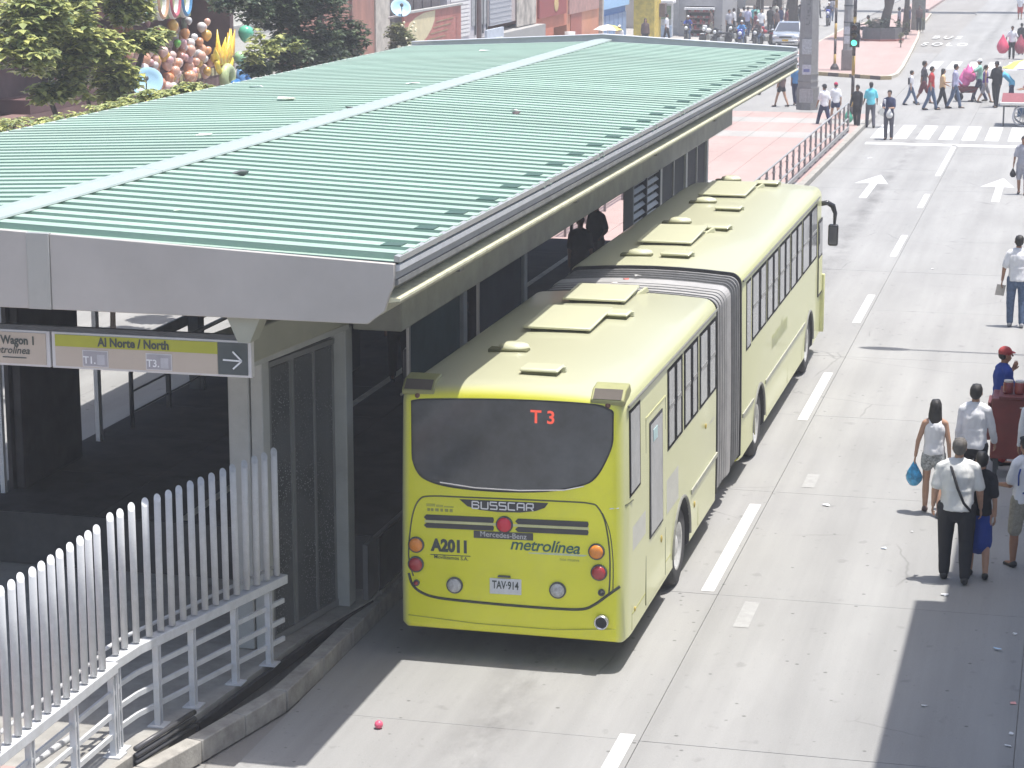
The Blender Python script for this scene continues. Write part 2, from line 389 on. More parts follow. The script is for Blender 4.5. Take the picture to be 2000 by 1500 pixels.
# ribbed roof: each rib sheet one piece (shared mesh)
pitch = .385
def rib_mesh(xa, za, xb, zb):
    mb = MB(); h = .062
    prof = [(0,0),(.09,0),(.0905,h),(.285,h),(.31,0),(pitch,0)]      # along Y
    nx = 5
    def row(i):
        t = i/nx; x = xa+(xb-xa)*t; z = za+(zb-za)*t; return x, z
    vv = []
    for i in range(nx+1):
        x, z = row(i)
        for (py, pz) in prof: vv.append((x-xa, py, z-za+pz))
        for (py, pz) in reversed(prof): vv.append((x-xa, py, z-za+pz-.01))
    m = len(prof)*2; ff = []
    for i in range(nx):
        for k in range(m): ff.append((i*m+k, i*m+(k+1)%m, (i+1)*m+(k+1)%m, (i+1)*m+k))
    ff.append(tuple(range(m))); ff.append(tuple(nx*m+k for k in range(m)))
    mb.add(vv, ff); return mb.mesh('roof_rib')
rm_r = rib_mesh(XR+.02, ZR, XE+.03, ZE+.03); rm_r.materials.append(green_roof)
rm_l = rib_mesh(XR-.02, ZR, XL, ZE+.03); rm_l.materials.append(green_roof)
nrib = int((Y1-.25-Y0-.05)/pitch)
for i in range(nrib):
    y = Y0 + .06 + i*pitch
    o = link('roof_rib', rm_r, None, st); o.location = Vector((XR+.02, y, ZR)) - ST0 + Vector((random.uniform(-.015,.015),0,0))
    o = link('roof_rib', rm_l, None, st); o.location = Vector((XR-.02, y, ZR)) - ST0
    if i % 1 == 0:   # rib closure at the eave gutter
        pass
clm = MB().box(.03,.24,.09,.29,.063,.072).mesh('rib_closure'); clm.materials.append(MAT('closure_green', (.04,.085,.065), .6))
sob('eave_flashing', MB().prism([(XE-.02,ZE+.035),(XE-.015,ZE+.090),(XE+.04,ZE+.082),(XE+.04,ZE+.03)],'y',Y0+.02,Y1-.2), alu)
for i in range(1,nrib-1,3):
    o = link('rib_closure', clm, None, st); o.location = Vector((XE-.32-random.uniform(0,.05), Y0+.06+i*pitch, ZE+.034)) - ST0
# ridge cap with folded edges, in lengths
for i in range(7):
    a = Y0+.02 + i*4.3; b = min(a+4.29, Y1-.3)
    sob('ridge_cap', MB().prism([(XR-.19,ZR+.06),(XR-.18,ZR+.08),(XR,ZR+.10),(XR+.21,ZR+.08),(XR+.22,ZR+.06),(XR+.21,ZR+.067),(XR,ZR+.088),(XR-.18,ZR+.067)], 'y', a, b), ridge_m)
# deck under the ribs
dk = MB().prism([(XE+.0,ZE-.0),(XR,ZR-.03),(XL,ZE-.0),(XL,ZE-.05),(XR,ZR-.09),(XE,ZE-.05)], 'y', Y0+.05, Y1-.05)
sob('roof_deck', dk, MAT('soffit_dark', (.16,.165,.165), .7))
# front fascia: panels
FB = 4.42
fp = [(-15.2,-12.5),(-12.48,-9.80),(-9.56,-6.36)]
def ztop(x): return ZE + (ZR-ZE)*(1-abs(x-XR)/(XE-XR)) + .02
for (a,b) in fp:
    pts = [(a,FB),(b,FB)] + ([(XE-.10,4.55),(XE-.05,4.71),(XE-.01,4.79),(XE,ztop(XE))] if b > -7 else [(b,ztop(b))])
    if a < XR < b: pts += [(XR,ztop(XR))]
    pts += [(a,ztop(a))]
    sob('fascia_panel', MB().prism(pts, 'y', Y0-.03, Y0+.03), fascia_m, bevel=.008)
sob('fascia_cover_strip', MB().box(-9.80,-9.56,Y0-.045,Y0+.02,FB,ztop(-9.7)), alu, bevel=.006)
# far parapet edge
sob('rear_fascia', MB().prism([(XL-.05,ZE-.3),(XE,ZE-.3),(XE,ZE+.14),(XR,ZR+.17),(XL-.05,ZE+.14)], 'y', Y1-.18, Y1), MAT('parapet_metal', (.50,.52,.50), .5, .1, 3))
sob('rear_drip', MB().prism([(XE,ZE+.142),(XR,ZR+.172),(XL-.05,ZE+.142),(XL-.05,ZE+.16),(XR,ZR+.19),(XE,ZE+.16)], 'y', Y1-.22, Y1+.02), steel_w)
# eave mouldings, stepped
ym0, ym1 = Y0+.03, Y1
sob('gutter', MB().prism([(XE,4.985),(XE+.035,4.980),(XE+.035,4.930),(XE-.01,4.915),(XE-.01,4.970)], 'y', ym0, ym1), steel_w)
sob('gutter', MB().prism([(XE-.01,4.915),(XE+.0,4.850),(XE-.12,4.830),(XE-.12,4.915)], 'y', ym0, ym1), alu)
sob('gutter', MB().prism([(XE+.02,4.845),(XE+.02,4.795),(XE-.09,4.770),(XE-.14,4.830)], 'y', ym0, ym1), MAT('gutter_grey', (.20,.20,.19), .6, .3, 3))
sob('gutter', MB().prism([(XE-.09,4.770),(XE-.12,4.690),(XE-.25,4.690),(XE-.2,4.770)], 'y', ym0, ym1), MAT('gutter_olive', (.26,.25,.2), .6, .3, 5))
sob('gutter', MB().prism([(XE+.035,4.665),(XE+.035,4.640),(XE-.18,4.605),(XE-.27,4.695)], 'y', ym0, ym1), MAT('ledge_cream', (.62,.60,.42), .5, .2, 6, dirt=.4, dscale=7))  # cream tone paints in sunlight on this step
sob('gutter', MB().prism([(XE-.12,4.605),(XE-.16,4.500),(XE-.28,4.460),(XE-.30,4.620)], 'y', ym0, ym1), MAT('ledge_olive', (.30,.29,.22), .6, .3, 4))  # olive tone carries the bus's bounced light
# soffit sloping in to the platform wall, both sides
sof = MAT('olive_soffit', (.30,.29,.23), .6, .15, 2)  # olive tone puts light bounced off the bus into the colour
sob('soffit', MB().prism([(XE-.27,4.45),(-7.35,3.86),(-7.35,3.95),(XE-.27,4.55)], 'y', 24.1, ym1), sof)
sob('lintel', MB().box(-7.93,-7.34,24.1,49.0,3.50,4.05), MAT('lintel_olive', (.26,.26,.22), .6, .2, 2), bevel=.02)
sob('soffit', MB().prism([(XL+.3,4.53),(-13.0,3.9),(-13.0,4.0),(XL+.3,4.62)], 'y', 24.1, ym1), sof)
sob('lintel', MB().box(-13.1,-12.8,24.1,49.0,3.55,4.0), MAT('lintel_olive', (.26,.26,.22)))
sob('eave_edge', MB().box(XL-.1,XL+.3,Y0,Y1,4.5,5.05), fascia_m)
# platform
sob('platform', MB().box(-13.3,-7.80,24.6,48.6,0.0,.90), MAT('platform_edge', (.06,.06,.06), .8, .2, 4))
for i in range(12):
    for j in range(3):
        a = 24.62+i*2; x0 = -13.28 + j*1.82
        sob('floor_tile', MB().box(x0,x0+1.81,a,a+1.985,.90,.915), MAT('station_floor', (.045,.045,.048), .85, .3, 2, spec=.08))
sob('floor_stripe', MB().box(-10.4,-10.28,24.7,48.0,.9151,.919), MAT('floor_stripe', (.40,.38,.30), .7, .3, 5))
sob('platform_base', MB().box(-13.5,-7.78,24.6,48.9,0,.25), podium_m)
# posts along the right wall
olive_post = MAT('station_post', (.36,.37,.35), .5, .1, 3, dirt=.2)
def wallpost(y, w=.16, x=-7.86, z0=.25, z1=3.55, m=olive_post): sob('post', MB().box(x-.09,x+.09,y-w/2,y+w/2,z0,z1), m, bevel=.012)
wallpost(24.02, .24, -8.04)
wallpost(40.03, .07)
for y in (28.42,31.80,42.83,45.73,48.40): wallpost(y, .24 if y == 24.02 else .18)
def panel(y0, y1, z0, z1, m, name='wall_panel', x=-7.84): return sob(name, MB().box(x-.02,x+.02,y0,y1,z0,z1), m)
gl_green = MAT('green_tint_glass', (.06,.09,.09), .5, .3, 1, spec=.25)
panel(26.05,28.3,.9,3.5,gl_green); panel(29.35,31.7,.9,3.5,MAT('smoked_panel',(.05,.055,.06),.75,.3,1,spec=.15))
panel(25.98,26.04,.9,3.5,alu,'door_frame'); panel(29.30,29.34,.9,3.5,alu,'door_frame')
panel(42.95,45.62,.9,3.5,MAT('smoked_panel',(.06,.07,.075))); panel(45.86,48.28,.9,3.5,MAT('grey_panel',(.06,.06,.065),.75,.2,1,spec=.15))
for y in (44.3,47.1): panel(y,y+.05,.9,3.5,alu,'door_frame', -7.81)
for (a,b) in ((40.12,41.36),(41.5,42.72)):
    for i in range(16):
        z = 1.05 + i*.155
        m = MB().beam((-7.84,a,z),(-7.84,b,z),.085,.02, (1,0,.9)); sob('louvre', m, steel_w)
    sob('louvre_frame', MB().box(-7.9,-7.78,b,b+.06,.9,3.5), steel_d); sob('louvre_backing', MB().box(-7.96,-7.93,a,b,.9,3.5), steel_d)
sob('transom', MB().box(-7.90,-7.80,31.9,40.0,3.38,3.50), steel_d)
sob('low_wall', MB().box(-7.88,-7.82,24.2,48.3,.25,.92), MAT('low_wall',(.13,.13,.135),.7))
# left wall: glass rail, posts, far end frame
for y in (24.2,27.2,31.9,36.5,41,45.5,48.4):
    sob('post', MB().box(-13.12,-12.94,y-.12,y+.12,.25,3.6), steel_d if y in (31.9,36.5) else olive_post, bevel=.01)
sob('door_leaf', MB().box(-13.06,-13.0,25.55,27.05,.9,3.55), MAT('dark_cabin', (.04,.038,.042), .5, .5, 2))
sob('cabin', MB().box(-12.98,-12.86,25.6,27.35,.92,3.5), MAT('dark_cabin', (.04,.038,.042)), bevel=.02)
sob('door_frame', MB().box(-13.08,-13.02,25.35,25.42,.9,3.5), MAT('white_frame', (.8,.8,.8), .4))
sob('door_frame', MB().box(-13.08,-13.02,28.25,28.36,.9,3.5), MAT('white_frame', (.8,.8,.8)))
pr = MAT('handrail_steel', (.05,.055,.06), .35, .1)
for (a,b) in ((29.1,36.4),):
    mb = MB()
    path = [(-12.9,a,.92),(-12.9,a,1.72),(-12.9,a+.12,1.86),(-12.9,b,1.86)]
    mb.tube(path, .035, 8); sob('handrail', mb, pr, smooth=True)
    for z in (1.45,1.15): sob('handrail', MB().tube([(-12.9,a,z),(-12.9,b,z)], .018, 6), pr)
    for i in range(1,6): sob('handrail_post', MB().box(-12.93,-12.87,a+i*1.35-.03,a+i*1.35+.03,.92,1.86), pr)
sob('name_strip', MB().box(-13.22,-13.18,28.9,48.2,1.88,2.05), MAT('strip_grey', (.38,.38,.37), .6))
strip_cu = text_mesh('metrolínea', .17, paint_white, bold=.004)
for i in range(9):
    o = bpy.data.objects.new('strip_lettering', strip_cu); COL.objects.link(o); o.parent = st; LATER.append(('text', o, None))
    o.location = Vector((-13.16, 30.6+i*2.1, 1.97)) - ST0; o.rotation_euler = (pi/2,0,pi/2)
sob('end_transom', MB().box(-13.0,-7.9,48.4,48.5,3.4,3.6), steel_d)
for x in (-12.0,-10.8,-9.6,-8.6): sob('end_post', MB().box(x-.03,x+.03,48.4,48.5,.9,3.5), steel_d)
# interior beams, ceiling lamps cover
for y in (24.0,30,36,42,48): sob('roof_beam', MB().box(-14.2,-6.6,y-.08,y+.08,4.25,4.95), MAT('beam_grey', (.16,.16,.155), .6))
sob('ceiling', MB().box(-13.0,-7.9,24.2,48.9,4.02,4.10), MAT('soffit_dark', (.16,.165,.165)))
# ticket machines and turnstiles, dark shapes on the platform
for (x,y) in ((-9.9,27.2),(-10.9,28.6),(-9.3,31.5),(-11.2,33.5)):
    t = empty('turnstile', (x,y,.915), label='turnstile cabinet on the station floor, '+{-9.9:'nearest the entrance',-10.9:'second from the entrance',-9.3:'third, close to the bus side',-11.2:'deepest of the four'}[x], cat='turnstile', group='turnstiles inside the station')
    obj('cabinet', MB().box(-.14,.14,-.5,.5,0,.95), MAT('turnstile_grey', (.10,.10,.11), .3), t, bevel=.03)
    obj('arm', MB().tube([(.14,0,.85),(.5,0,.75)],.02,6), alu, t)
    obj('top_plate', MB().box(-.12,.12,-.45,.45,.952,.96), alu, t)
# front corner: box beam, two posts, glazed diagonal screen
gp = MAT('front_post', (.42,.43,.41), .5, .08, 3, dirt=.15)
sob('box_beam', MB().beam((-8.33,20.75,3.82),(-8.05,24.0,3.78),.30,.36), MAT('olive_beam', (.34,.34,.27), .5, .1, 2), bevel=.02)
sob('box_beam', MB().beam((-8.32,21.5,3.585),(-8.05,24.0,3.56),.24,.07), gp, bevel=.01)
sob('front_post', MB().box(-8.72,-8.48,22.18,22.42,.25,3.60), gp, bevel=.015)
sob('front_post', MB().box(-8.47,-8.33,22.2,22.42,.25,3.5), gp, bevel=.015)
fr = MAT('panel_frame', (.17,.175,.17), .4, .1)
A = Vector((-8.36,22.42,0)); B = Vector((-8.11,23.92,0))
def dpt(t, z, off=0):
    p = A + (B-A)*t; nrm = Vector(((B-A).y, -(B-A).x, 0)).normalized(); return (p.x+nrm.x*off, p.y+nrm.y*off, z)
sob('screen_frame', MB().beam(dpt(0,.3),dpt(1,.3),.06,.08), fr); sob('screen_frame', MB().beam(dpt(0,3.40),dpt(1,3.40),.06,.06), fr)
for t in (.02,.33,.36,.68,.98): sob('screen_frame', MB().beam(dpt(t,.3),dpt(t,3.4),.05,.04,(1,0,0)), fr)
def frost_mat():
    m = bpy.data.materials.new('dotted_glass'); m.use_nodes = True; N = m.node_tree.nodes; L = m.node_tree.links; b = N['Principled BSDF']
    tc = N.new('ShaderNodeTexCoord'); vo = N.new('ShaderNodeTexVoronoi'); vo.inputs['Scale'].default_value = 34; L.new(tc.outputs['Object'], vo.inputs['Vector'])
    no = N.new('ShaderNodeTexNoise'); no.inputs['Scale'].default_value = 1.6; no.inputs['Detail'].default_value = 4; L.new(tc.outputs['Object'], no.inputs['Vector'])
    r = N.new('ShaderNodeValToRGB'); r.color_ramp.elements[0].position = .18; r.color_ramp.elements[1].position = .3; r.color_ramp.elements[0].color = (.42,.43,.43,1); r.color_ramp.elements[1].color = (.055,.06,.062,1); L.new(vo.outputs['Distance'], r.inputs[0])
    r2 = N.new('ShaderNodeValToRGB'); r2.color_ramp.elements[0].position = .42; r2.color_ramp.elements[1].position = .6; r2.color_ramp.elements[0].color = (.07,.075,.078,1); L.new(no.outputs['Fac'], r2.inputs[0]); r2.color_ramp.elements[1].color = (1,1,1,1)
    mx = N.new('ShaderNodeMixRGB'); L.new(r2.outputs[0], mx.inputs[0]); mx.inputs[1].default_value = (.09,.095,.098,1); L.new(r.outputs[0], mx.inputs[2]); L.new(mx.outputs[0], b.inputs['Base Color'])
    b.inputs['Roughness'].default_value = .3; return m
fm = frost_mat()
for (t0,t1) in ((.03,.33),(.37,.67),(.70,.97)):
    sob('glass_panel', MB().beam(dpt((t0),1.85),dpt((t1),1.85),.015,3.0), fm)
# direction sign under the fascia
sg = empty('direction_sign', (-8.85,19.85,4.02), label='hanging station direction sign with olive band and white arrow, under the front fascia', cat='sign')
def sg_o(name, x0,x1,y0,y1,z0,z1,m,**k): return obj(name, MB().box(x0+8.85,x1+8.85,y0-19.85,y1-19.85,z0-4.02,z1-4.02), m, sg, **k)
sand = MAT('sign_sand', (.52,.44,.36), .5, .04, 4); olive = MAT('sign_olive', (.42,.42,.04), .5, .05)
frm = MAT('sign_frame', (.62,.60,.59), .4, .05)
SGK = 1
sg_o('frame', -9.58,-7.52,19.82,19.90,3.845,4.205,frm,bevel=.006); sg_o('frame', -11.75,-9.60,19.82,19.90,3.845,4.205,frm,bevel=.006)
sg_o('band', -9.54,-7.86,19.81,19.82,4.065,4.18,olive); sg_o('field', -9.54,-7.86,19.81,19.82,3.87,4.064,sand); sg_o('field', -11.7,-9.64,19.81,19.82,3.87,4.18,sand)
sg_o('arrow_field', -7.855,-7.555,19.81,19.82,3.87,4.18,MAT('sign_dark', (.07,.085,.085), .5))
ink = MAT('sign_ink', (.07,.08,.07), .6)
def st_text(s,size,x,z,m=ink,**k): o = text('lettering', s, size, m, sg, (x+8.85, 19.805-19.85, z-4.02), **k); return o
st_text('Al Norte / North', .118, -8.72, 4.12, bold=.0045, sc=(.88,1,1)); st_text('/', .115, -10.17, 4.10, bold=.003); st_text('Wagon 1', .115, -9.93, 4.10, bold=.0045, sc=(.86,1,1)); st_text('metrolínea', .10, -10.03, 4.0, bold=.0015, shear=.25)
sg_o('rule', -10.1,-9.85,19.804,19.81,3.925,3.935,ink)
lil = MAT('sign_lilac', (.38,.36,.38), .5)
for x, s in ((-9.12,'T1.'),(-8.46,'T3.')):
    sg_o('route_plate_edge', x-.135,x+.135,19.805,19.81,3.875,4.04,frm); sg_o('route_plate', x-.125,x+.125,19.802,19.805,3.885,4.03,lil)
    o = text('lettering', s, .10, MAT('sign_white', (.8,.8,.8), .5), sg, (x-.06+8.85, 19.80-19.85, 3.94-4.02), bold=.002)
    sg_o('route_note', x+.02,x+.10,19.80,19.802,3.90,4.0,MAT('note_lilac', (.50,.49,.51), .5))
ar = MB(); w = MAT('sign_white', (.8,.8,.8))
for a,b in (((-7.80,4.015),(-7.62,4.01)),((-7.70,4.10),(-7.61,4.01)),((-7.70,3.93),(-7.61,4.01))):
    ar.beam((a[0]+8.85,-.052,a[1]-4.02),(b[0]+8.85,-.052,b[1]-4.02),.006,.016)
obj('arrow', ar, w, sg)
obj('top_rail', MB().box(-2.9,1.34,-.03,.03,.19,.235), steel_d, sg)
sg.location = (-9.007,20.15,3.944); sg.scale = (1.0177,1.0177,1.0177)
for x in (-7.62,-11.1):
    sob('gusset', MB().prism([(x-.17,4.42),(x+.17,4.42),(x+.06,4.17),(x-.06,4.17)], 'y', 19.84, 20.1), MAT('olive_beam', (.34,.34,.27)))
# debris on the roof
def zroof(x): return ZR + (ZE+.03-ZR)*abs(x-XR)/4.2 + .055
for (x,y,s,c,lab) in ((-11.44,28.51,.16,(.62,.6,.55),'pale rag lying on the roof near the ridge, left slope'),(-9.32,24.29,.09,(.12,.13,.13),'dark stone on the near right slope of the roof'),
   (-8.21,32.92,.09,(.13,.1,.1),'dark lump on the right slope of the roof, middle'),(-10.6,32.2,.07,(.1,.1,.1),'small dark lump beside the ridge cap'),(-13.98,37.32,.16,(.75,.77,.75),'white scrap near the left eave of the roof'),
   (-12.32,34.25,.22,(.72,.7,.6),'long pale scrap with a dark tail on the left slope'),(-11.13,37.35,.14,(.75,.77,.75),'white rectangle of paper left of the ridge, far half'),(-12.25,46.56,.15,(.8,.8,.8),'white scrap at the far left end of the roof'),
   (-8.4,33.5,.08,(.78,.78,.76),'small white scrap beside the dark lump on the roof'),(-8.95,21.48,.06,(.5,.6,.5),'tiny bottle cap by the front edge of the roof')):
    o = litter(x,y,s,c,lab,zroof(x)); o.scale = (1,1,1.6) if max(c) < .2 else (1,.7,.5)

# podium and kerb toward the bus lane
pod = empty('station_podium', (0,0,0), kind='structure')
obj('podium_slab', MB().prism([(-13.6,2),(-9.2,2),(-8.95,16),(-8.53,19.16),(-8.36,20.0),(-8.09,22.81),(-7.80,24.27),(-7.80,49),(-13.6,49)], 'z', -.05, .245), podium_m, pod)
edge = [(-9.0,14.0),(-8.62,16.6),(-8.27,18.81),(-8.07,19.62),(-7.74,21.16),(-7.71,22.26),(-7.71,24.3),(-7.71,36),(-7.71,49.2)]
for (a,b) in zip(edge, edge[1:]):
    n = max(1, round(math.dist(a,b)/1.0))
    for i in range(n):
        p = [(a[0]+(b[0]-a[0])*t, a[1]+(b[1]-a[1])*t) for t in (i/n, (i+1)/n)]
        d = (Vector(p[1])-Vector(p[0])).normalized()*.006
        obj('kerb_stone', MB().beam((p[0][0]-.09+d.x,p[0][1]+d.y,.085),(p[1][0]-.09-d.x,p[1][1]-d.y,.085),.18,.23), kerb_m, pod, bevel=.012)
gr_b = MAT('guard_rail_dark', (.06,.06,.065), .4, .2)
for k_, (z, off) in enumerate(((.34,.02),(.27,.05),(.20,.02))):
    pts = [(-8.50-off*0+.03,18.9,z),(-8.33+.03,19.98,z)]
    obj('guard_rail', MB().tube(pts, .028, 8), gr_b, pod, smooth=True)
for (a,b) in (((-8.30,20.0),(-8.04,22.81)),((-8.04,22.81),(-7.83,24.3))):
    obj('shade_strip', MB().beam((a[0]+.02,a[1],.17),(b[0]+.02,b[1],.17),.05,.10), black, pod)  # black strip painting the shade between kerb and podium
obj('podium_face', MB().beam((-9.05,14,.02),(-8.52,19.0,.02),.06,.50), kerb_m, pod)
obj('pink_ramp', MB().box(-13.4,-9.3,10,18.3,.247,.30), pink_pave, pod)
# picket screen on posts
ps = empty('picket_screen', (-8.6,19.4,.25), label='screen of upright grey steel tubes with slanted tops on a railing, front left', cat='fence')
PS = Vector((-8.6,19.4,.25))
def pob(name, mb, mat, **k):
    mb.v = [(x-PS.x,y-PS.y,z-PS.z) for x,y,z in mb.v]; return obj(name, mb, mat, ps, **k)
def picket_mesh():
    n = 12; r = .034; vv = []
    for k in range(n): t = 2*pi*k/n; vv.append((r*cos(t), r*sin(t), 0))
    for k in range(n): t = 2*pi*k/n; vv.append((r*cos(t), r*sin(t), 1.36 + r*sin(t)*1.0 - r*cos(t)*.6))
    ff = [(k,(k+1)%n,n+(k+1)%n,n+k) for k in range(n)]
    mb = MB(); mb.add(vv, ff); mb.f.append(tuple(range(n,2*n))); mb.f.append(tuple(range(n-1,-1,-1)))
    me = mb.mesh('picket')
    for p in me.polygons: p.use_smooth = len(p.vertices) == 4
    me.materials.append(steel_w); return me
pm = picket_mesh()
pk = [(-8.68, 13.2+.196*i) for i in range(29)] + [(-8.735,19.12),(-8.73,19.32),(-8.69,19.51)] + [(-8.64+.0433*i, 19.71+.1867*i) for i in range(13)]
for (x,y) in pk:
    o = link('picket', pm, None, ps); o.location = Vector((x,y,1.20))-PS; o.rotation_euler = (random.uniform(-.006,.006),random.uniform(-.006,.006),random.uniform(-.1,.1)); o.scale = (1,1,1+random.uniform(-.006,.006))
rl = [(-8.68,13,1.13),(-8.70,18.95,1.13)]; rl2 = [(-8.745,18.98,1.13),(-8.70,19.5,1.13),(-8.10,22.08,1.13)]
for pth in (rl, rl2):
    for a,b in zip(pth, pth[1:]):
        pob('base_rail', MB().beam(a,b,.13,.10), steel_w, bevel=.008)
        pob('inner_rail', MB().tube([(a[0]-.10,a[1],a[2]+.12),(b[0]-.10,b[1],b[2]+.12)],.02,8), steel_w, smooth=True)
        for z in (.88,.66,.45): pob('cross_rail', MB().beam((a[0],a[1],z),(b[0],b[1],z),.03,.05), steel_w)
for (x,y) in ((-8.16,21.75),(-8.30,21.10),(-8.47,20.35),(-8.60,19.75),(-8.72,19.05),(-8.69,18.88),(-8.68,18.0),(-8.68,17.1),(-8.68,16.2),(-8.68,15.3)):
    pob('post', MB().box(x-.03,x+.03,y-.012,y+.012,.25,1.09), steel_w); pob('post', MB().box(x-.03,x+.03,y+.05,y+.07,.25,1.09), steel_w)
    for z in (.45,.66,.88): pob('spacer', MB().box(x-.02,x+.02,y,y+.06,z-.02,z+.02), steel_w)
    pob('foot_plate', MB().box(x-.09,x+.09,y-.06,y+.12,.247,.26), steel_w)
# second railing seen lying beyond, with its own low bar
bar = obj('floor_bar', MB().tube([(-9.25,17.2,.42),(-9.1,18.9,.42)],.035,8), steel_w, smooth=True); tag(bar, 'single white tube rail lying low behind the picket screen', 'rail')
# ------------------------------------------------------------ articulated bus
BX, BY = -5.795, 23.05
bus = empty('articulated_bus', (BX, BY, 0), label='long lime green articulated bus with grey bellows standing beside the station', cat='bus')
def bob(name, mb, mat, parent=None, **k):
    mb.v = [(x-BX, y-BY, z) for x,y,z in mb.v]; return obj(name, mb, mat, parent or bus, **k)
def section(hw, zb, zt, r=.26, rb=.05, crown=.05, tum=.035):
    """half width hw, bottom, top: closed list of (x,z) from bottom left, clockwise over the roof"""
    pts = []
    for k in range(4):
        t = pi + pi/2*(1-k/3) if False else 0
    pts.append((-hw+rb, zb)); pts.append((-hw, zb+rb)); pts.append((-hw, 1.1)); pts.append((-hw+tum*.4, 2.0))
    xs = -hw+tum
    zc = zt-crown-r
    pts.append((xs, zc))
    for k in range(1,7):
        t = pi/2*k/6; pts.append((xs + r*(1-cos(t)), zc + r*sin(t)))
    for k in range(1,6):
        u = k/6; x = (xs+r)*(1-2*u) ; 
        pts.append((x, zt-crown + crown*(1-(x/(xs+r))**2)))
    rt = [(-x, z) for x, z in pts[:11]][::-1]
    return pts + rt
def loft(stations, name):
    mb = MB(); n = len(stations[0][1])
    for (y, sec) in stations: mb.v += [(x, y, z) for x, z in sec]
    for i in range(len(stations)-1):
        for k in range(n): mb.f.append((i*n+k, i*n+(k+1)%n, (i+1)*n+(k+1)%n, (i+1)*n+k))
    mb.f.append(tuple(range(n))); mb.f.append(tuple((len(stations)-1)*n+k for k in range(n)))
    return mb
HW = 1.295
def inset(sec, d, dtop, zb=.35):
    out = []
    for x, z in sec:
        s = 1 - d/HW
        out.append((x*s, z - dtop*max(0,(z-2.3)/.85) + (d*.4 if z < .6 else 0)))
    return out
S0 = section(HW, .34, 3.19, r=.18, crown=.045, tum=.03)
rear_st = [(0.0, inset(S0,.13,.17)), (.012, inset(S0,.085,.12)), (.04, inset(S0,.045,.08)), (.09, inset(S0,.018,.045)), (.16, inset(S0,.004,.02)), (.30, S0)]
def body(y_st, name, wheels):
    me = loft(y_st, name).mesh(name)
    def boolean(o):
        pass
    bm = None
    o = bpy.data.objects.new('tmpb', me); COL.objects.link(o)
    cut = []
    for (wy, r) in wheels:
        for sx in (-1, 1):
            c = MB().lathe([(r, 0), (r, .42)], n=28, axis='x'); c.v = [(x + (HW-.36 if sx > 0 else -HW-.06), y+wy, z+.50) for x,y,z in c.v]
            co = bpy.data.objects.new('cut', c.mesh('cut')); COL.objects.link(co); cut.append(co)
            b = o.modifiers.new('b','BOOLEAN'); b.object = co; b.solver = 'EXACT'
    o.name = name; o.parent = bus
    for c in cut: c.parent = bus
    def post(out):
        for c in cut: bpy.data.objects.remove(c)
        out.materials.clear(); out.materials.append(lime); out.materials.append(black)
        for p in out.polygons:
            p.material_index = 0
            for wy, r in wheels:
                if abs(p.center.x) < HW-.004 and math.hypot(p.center.y-wy, p.center.z-.5) < r+.01 and p.center.z > .345: p.material_index = 1
        out.shade_smooth()
        try: out.set_sharp_from_angle(angle=radians(32))
        except Exception: pass
    LATER.append(('mesh', o, post))
    return o
YR1 = 6.25           # end of the rear module
YF0, YF1 = 8.45, 18.9
W1, W2, W3 = 3.45, 10.3, 16.7
rs = rear_st + [(y, S0) for y in (2.0,4.0,6.1)] + [(YR1, inset(S0,.03,.03))]
body(rs, 'rear_body', [(W1,.60)])
fs = [(YF0, inset(S0,.03,.03)), (YF0+.12, S0), (11.6,S0),(14,S0),(17.5,S0),(18.6,inset(S0,.02,.02)),(18.8,inset(S0,.08,.06)),(YF1,inset(S0,.2,.16))]
body(fs, 'front_body', [(W2,.60),(W3,.60)])
# bellows
bl = []; nb = 11
grey_b = MAT('bellows_grey', (.33,.325,.32), .7, .2, 3, dirt=.3, dscale=6, dcol=(.28,.26,.24))
for i in range(nb*2+1):
    y = YR1-.02 + (YF0-YR1+.04)*i/(nb*2); mid = abs(i-nb) < 2
    d = (.0 if i % 2 else .08); t = .0 if i % 2 else .08
    s = section(HW-.02-d*.7, .42, 3.13-t*.7, r=.16)
    if mid: s = section(HW-.01, .40, 3.145, r=.16)
    bl.append((y, s))
b_ = loft(bl, 'bellows'); b_.v = [(x, y, z) for x,y,z in b_.v]
o = obj('bellows', b_, grey_b, bus); 
for yy in (YR1-.01, YF0-.03):
    sec = section(HW-.002, .40, 3.17, r=.17); o = obj('bellows_ring', loft([(yy,sec),(yy+.05,sec)], 'r'), black, bus)
for i in range(3):
    o = litter(BX+.1*i-.25, BY+YR1+.5+.35*i, .06, ((.7,.65,.6),(.5,.12,.1),(.75,.75,.72))[i], ('pale scrap on the bus bellows roof, nearest of the three','dark red scrap on the bus bellows roof','white scrap on the bus bellows roof, farthest of the three')[i], 3.17)
band = MAT('bellows_band', (.20,.20,.197), .6, .2)
for i in range(nb):
    yy = YR1+.06+(YF0-YR1-.12)*(i+.5)/nb; sec = section(HW-.018, .42, 3.137, r=.16); ring_o = obj('bellows_band', loft([(yy-.011,sec),(yy+.011,sec)],'bb'), band, bus)
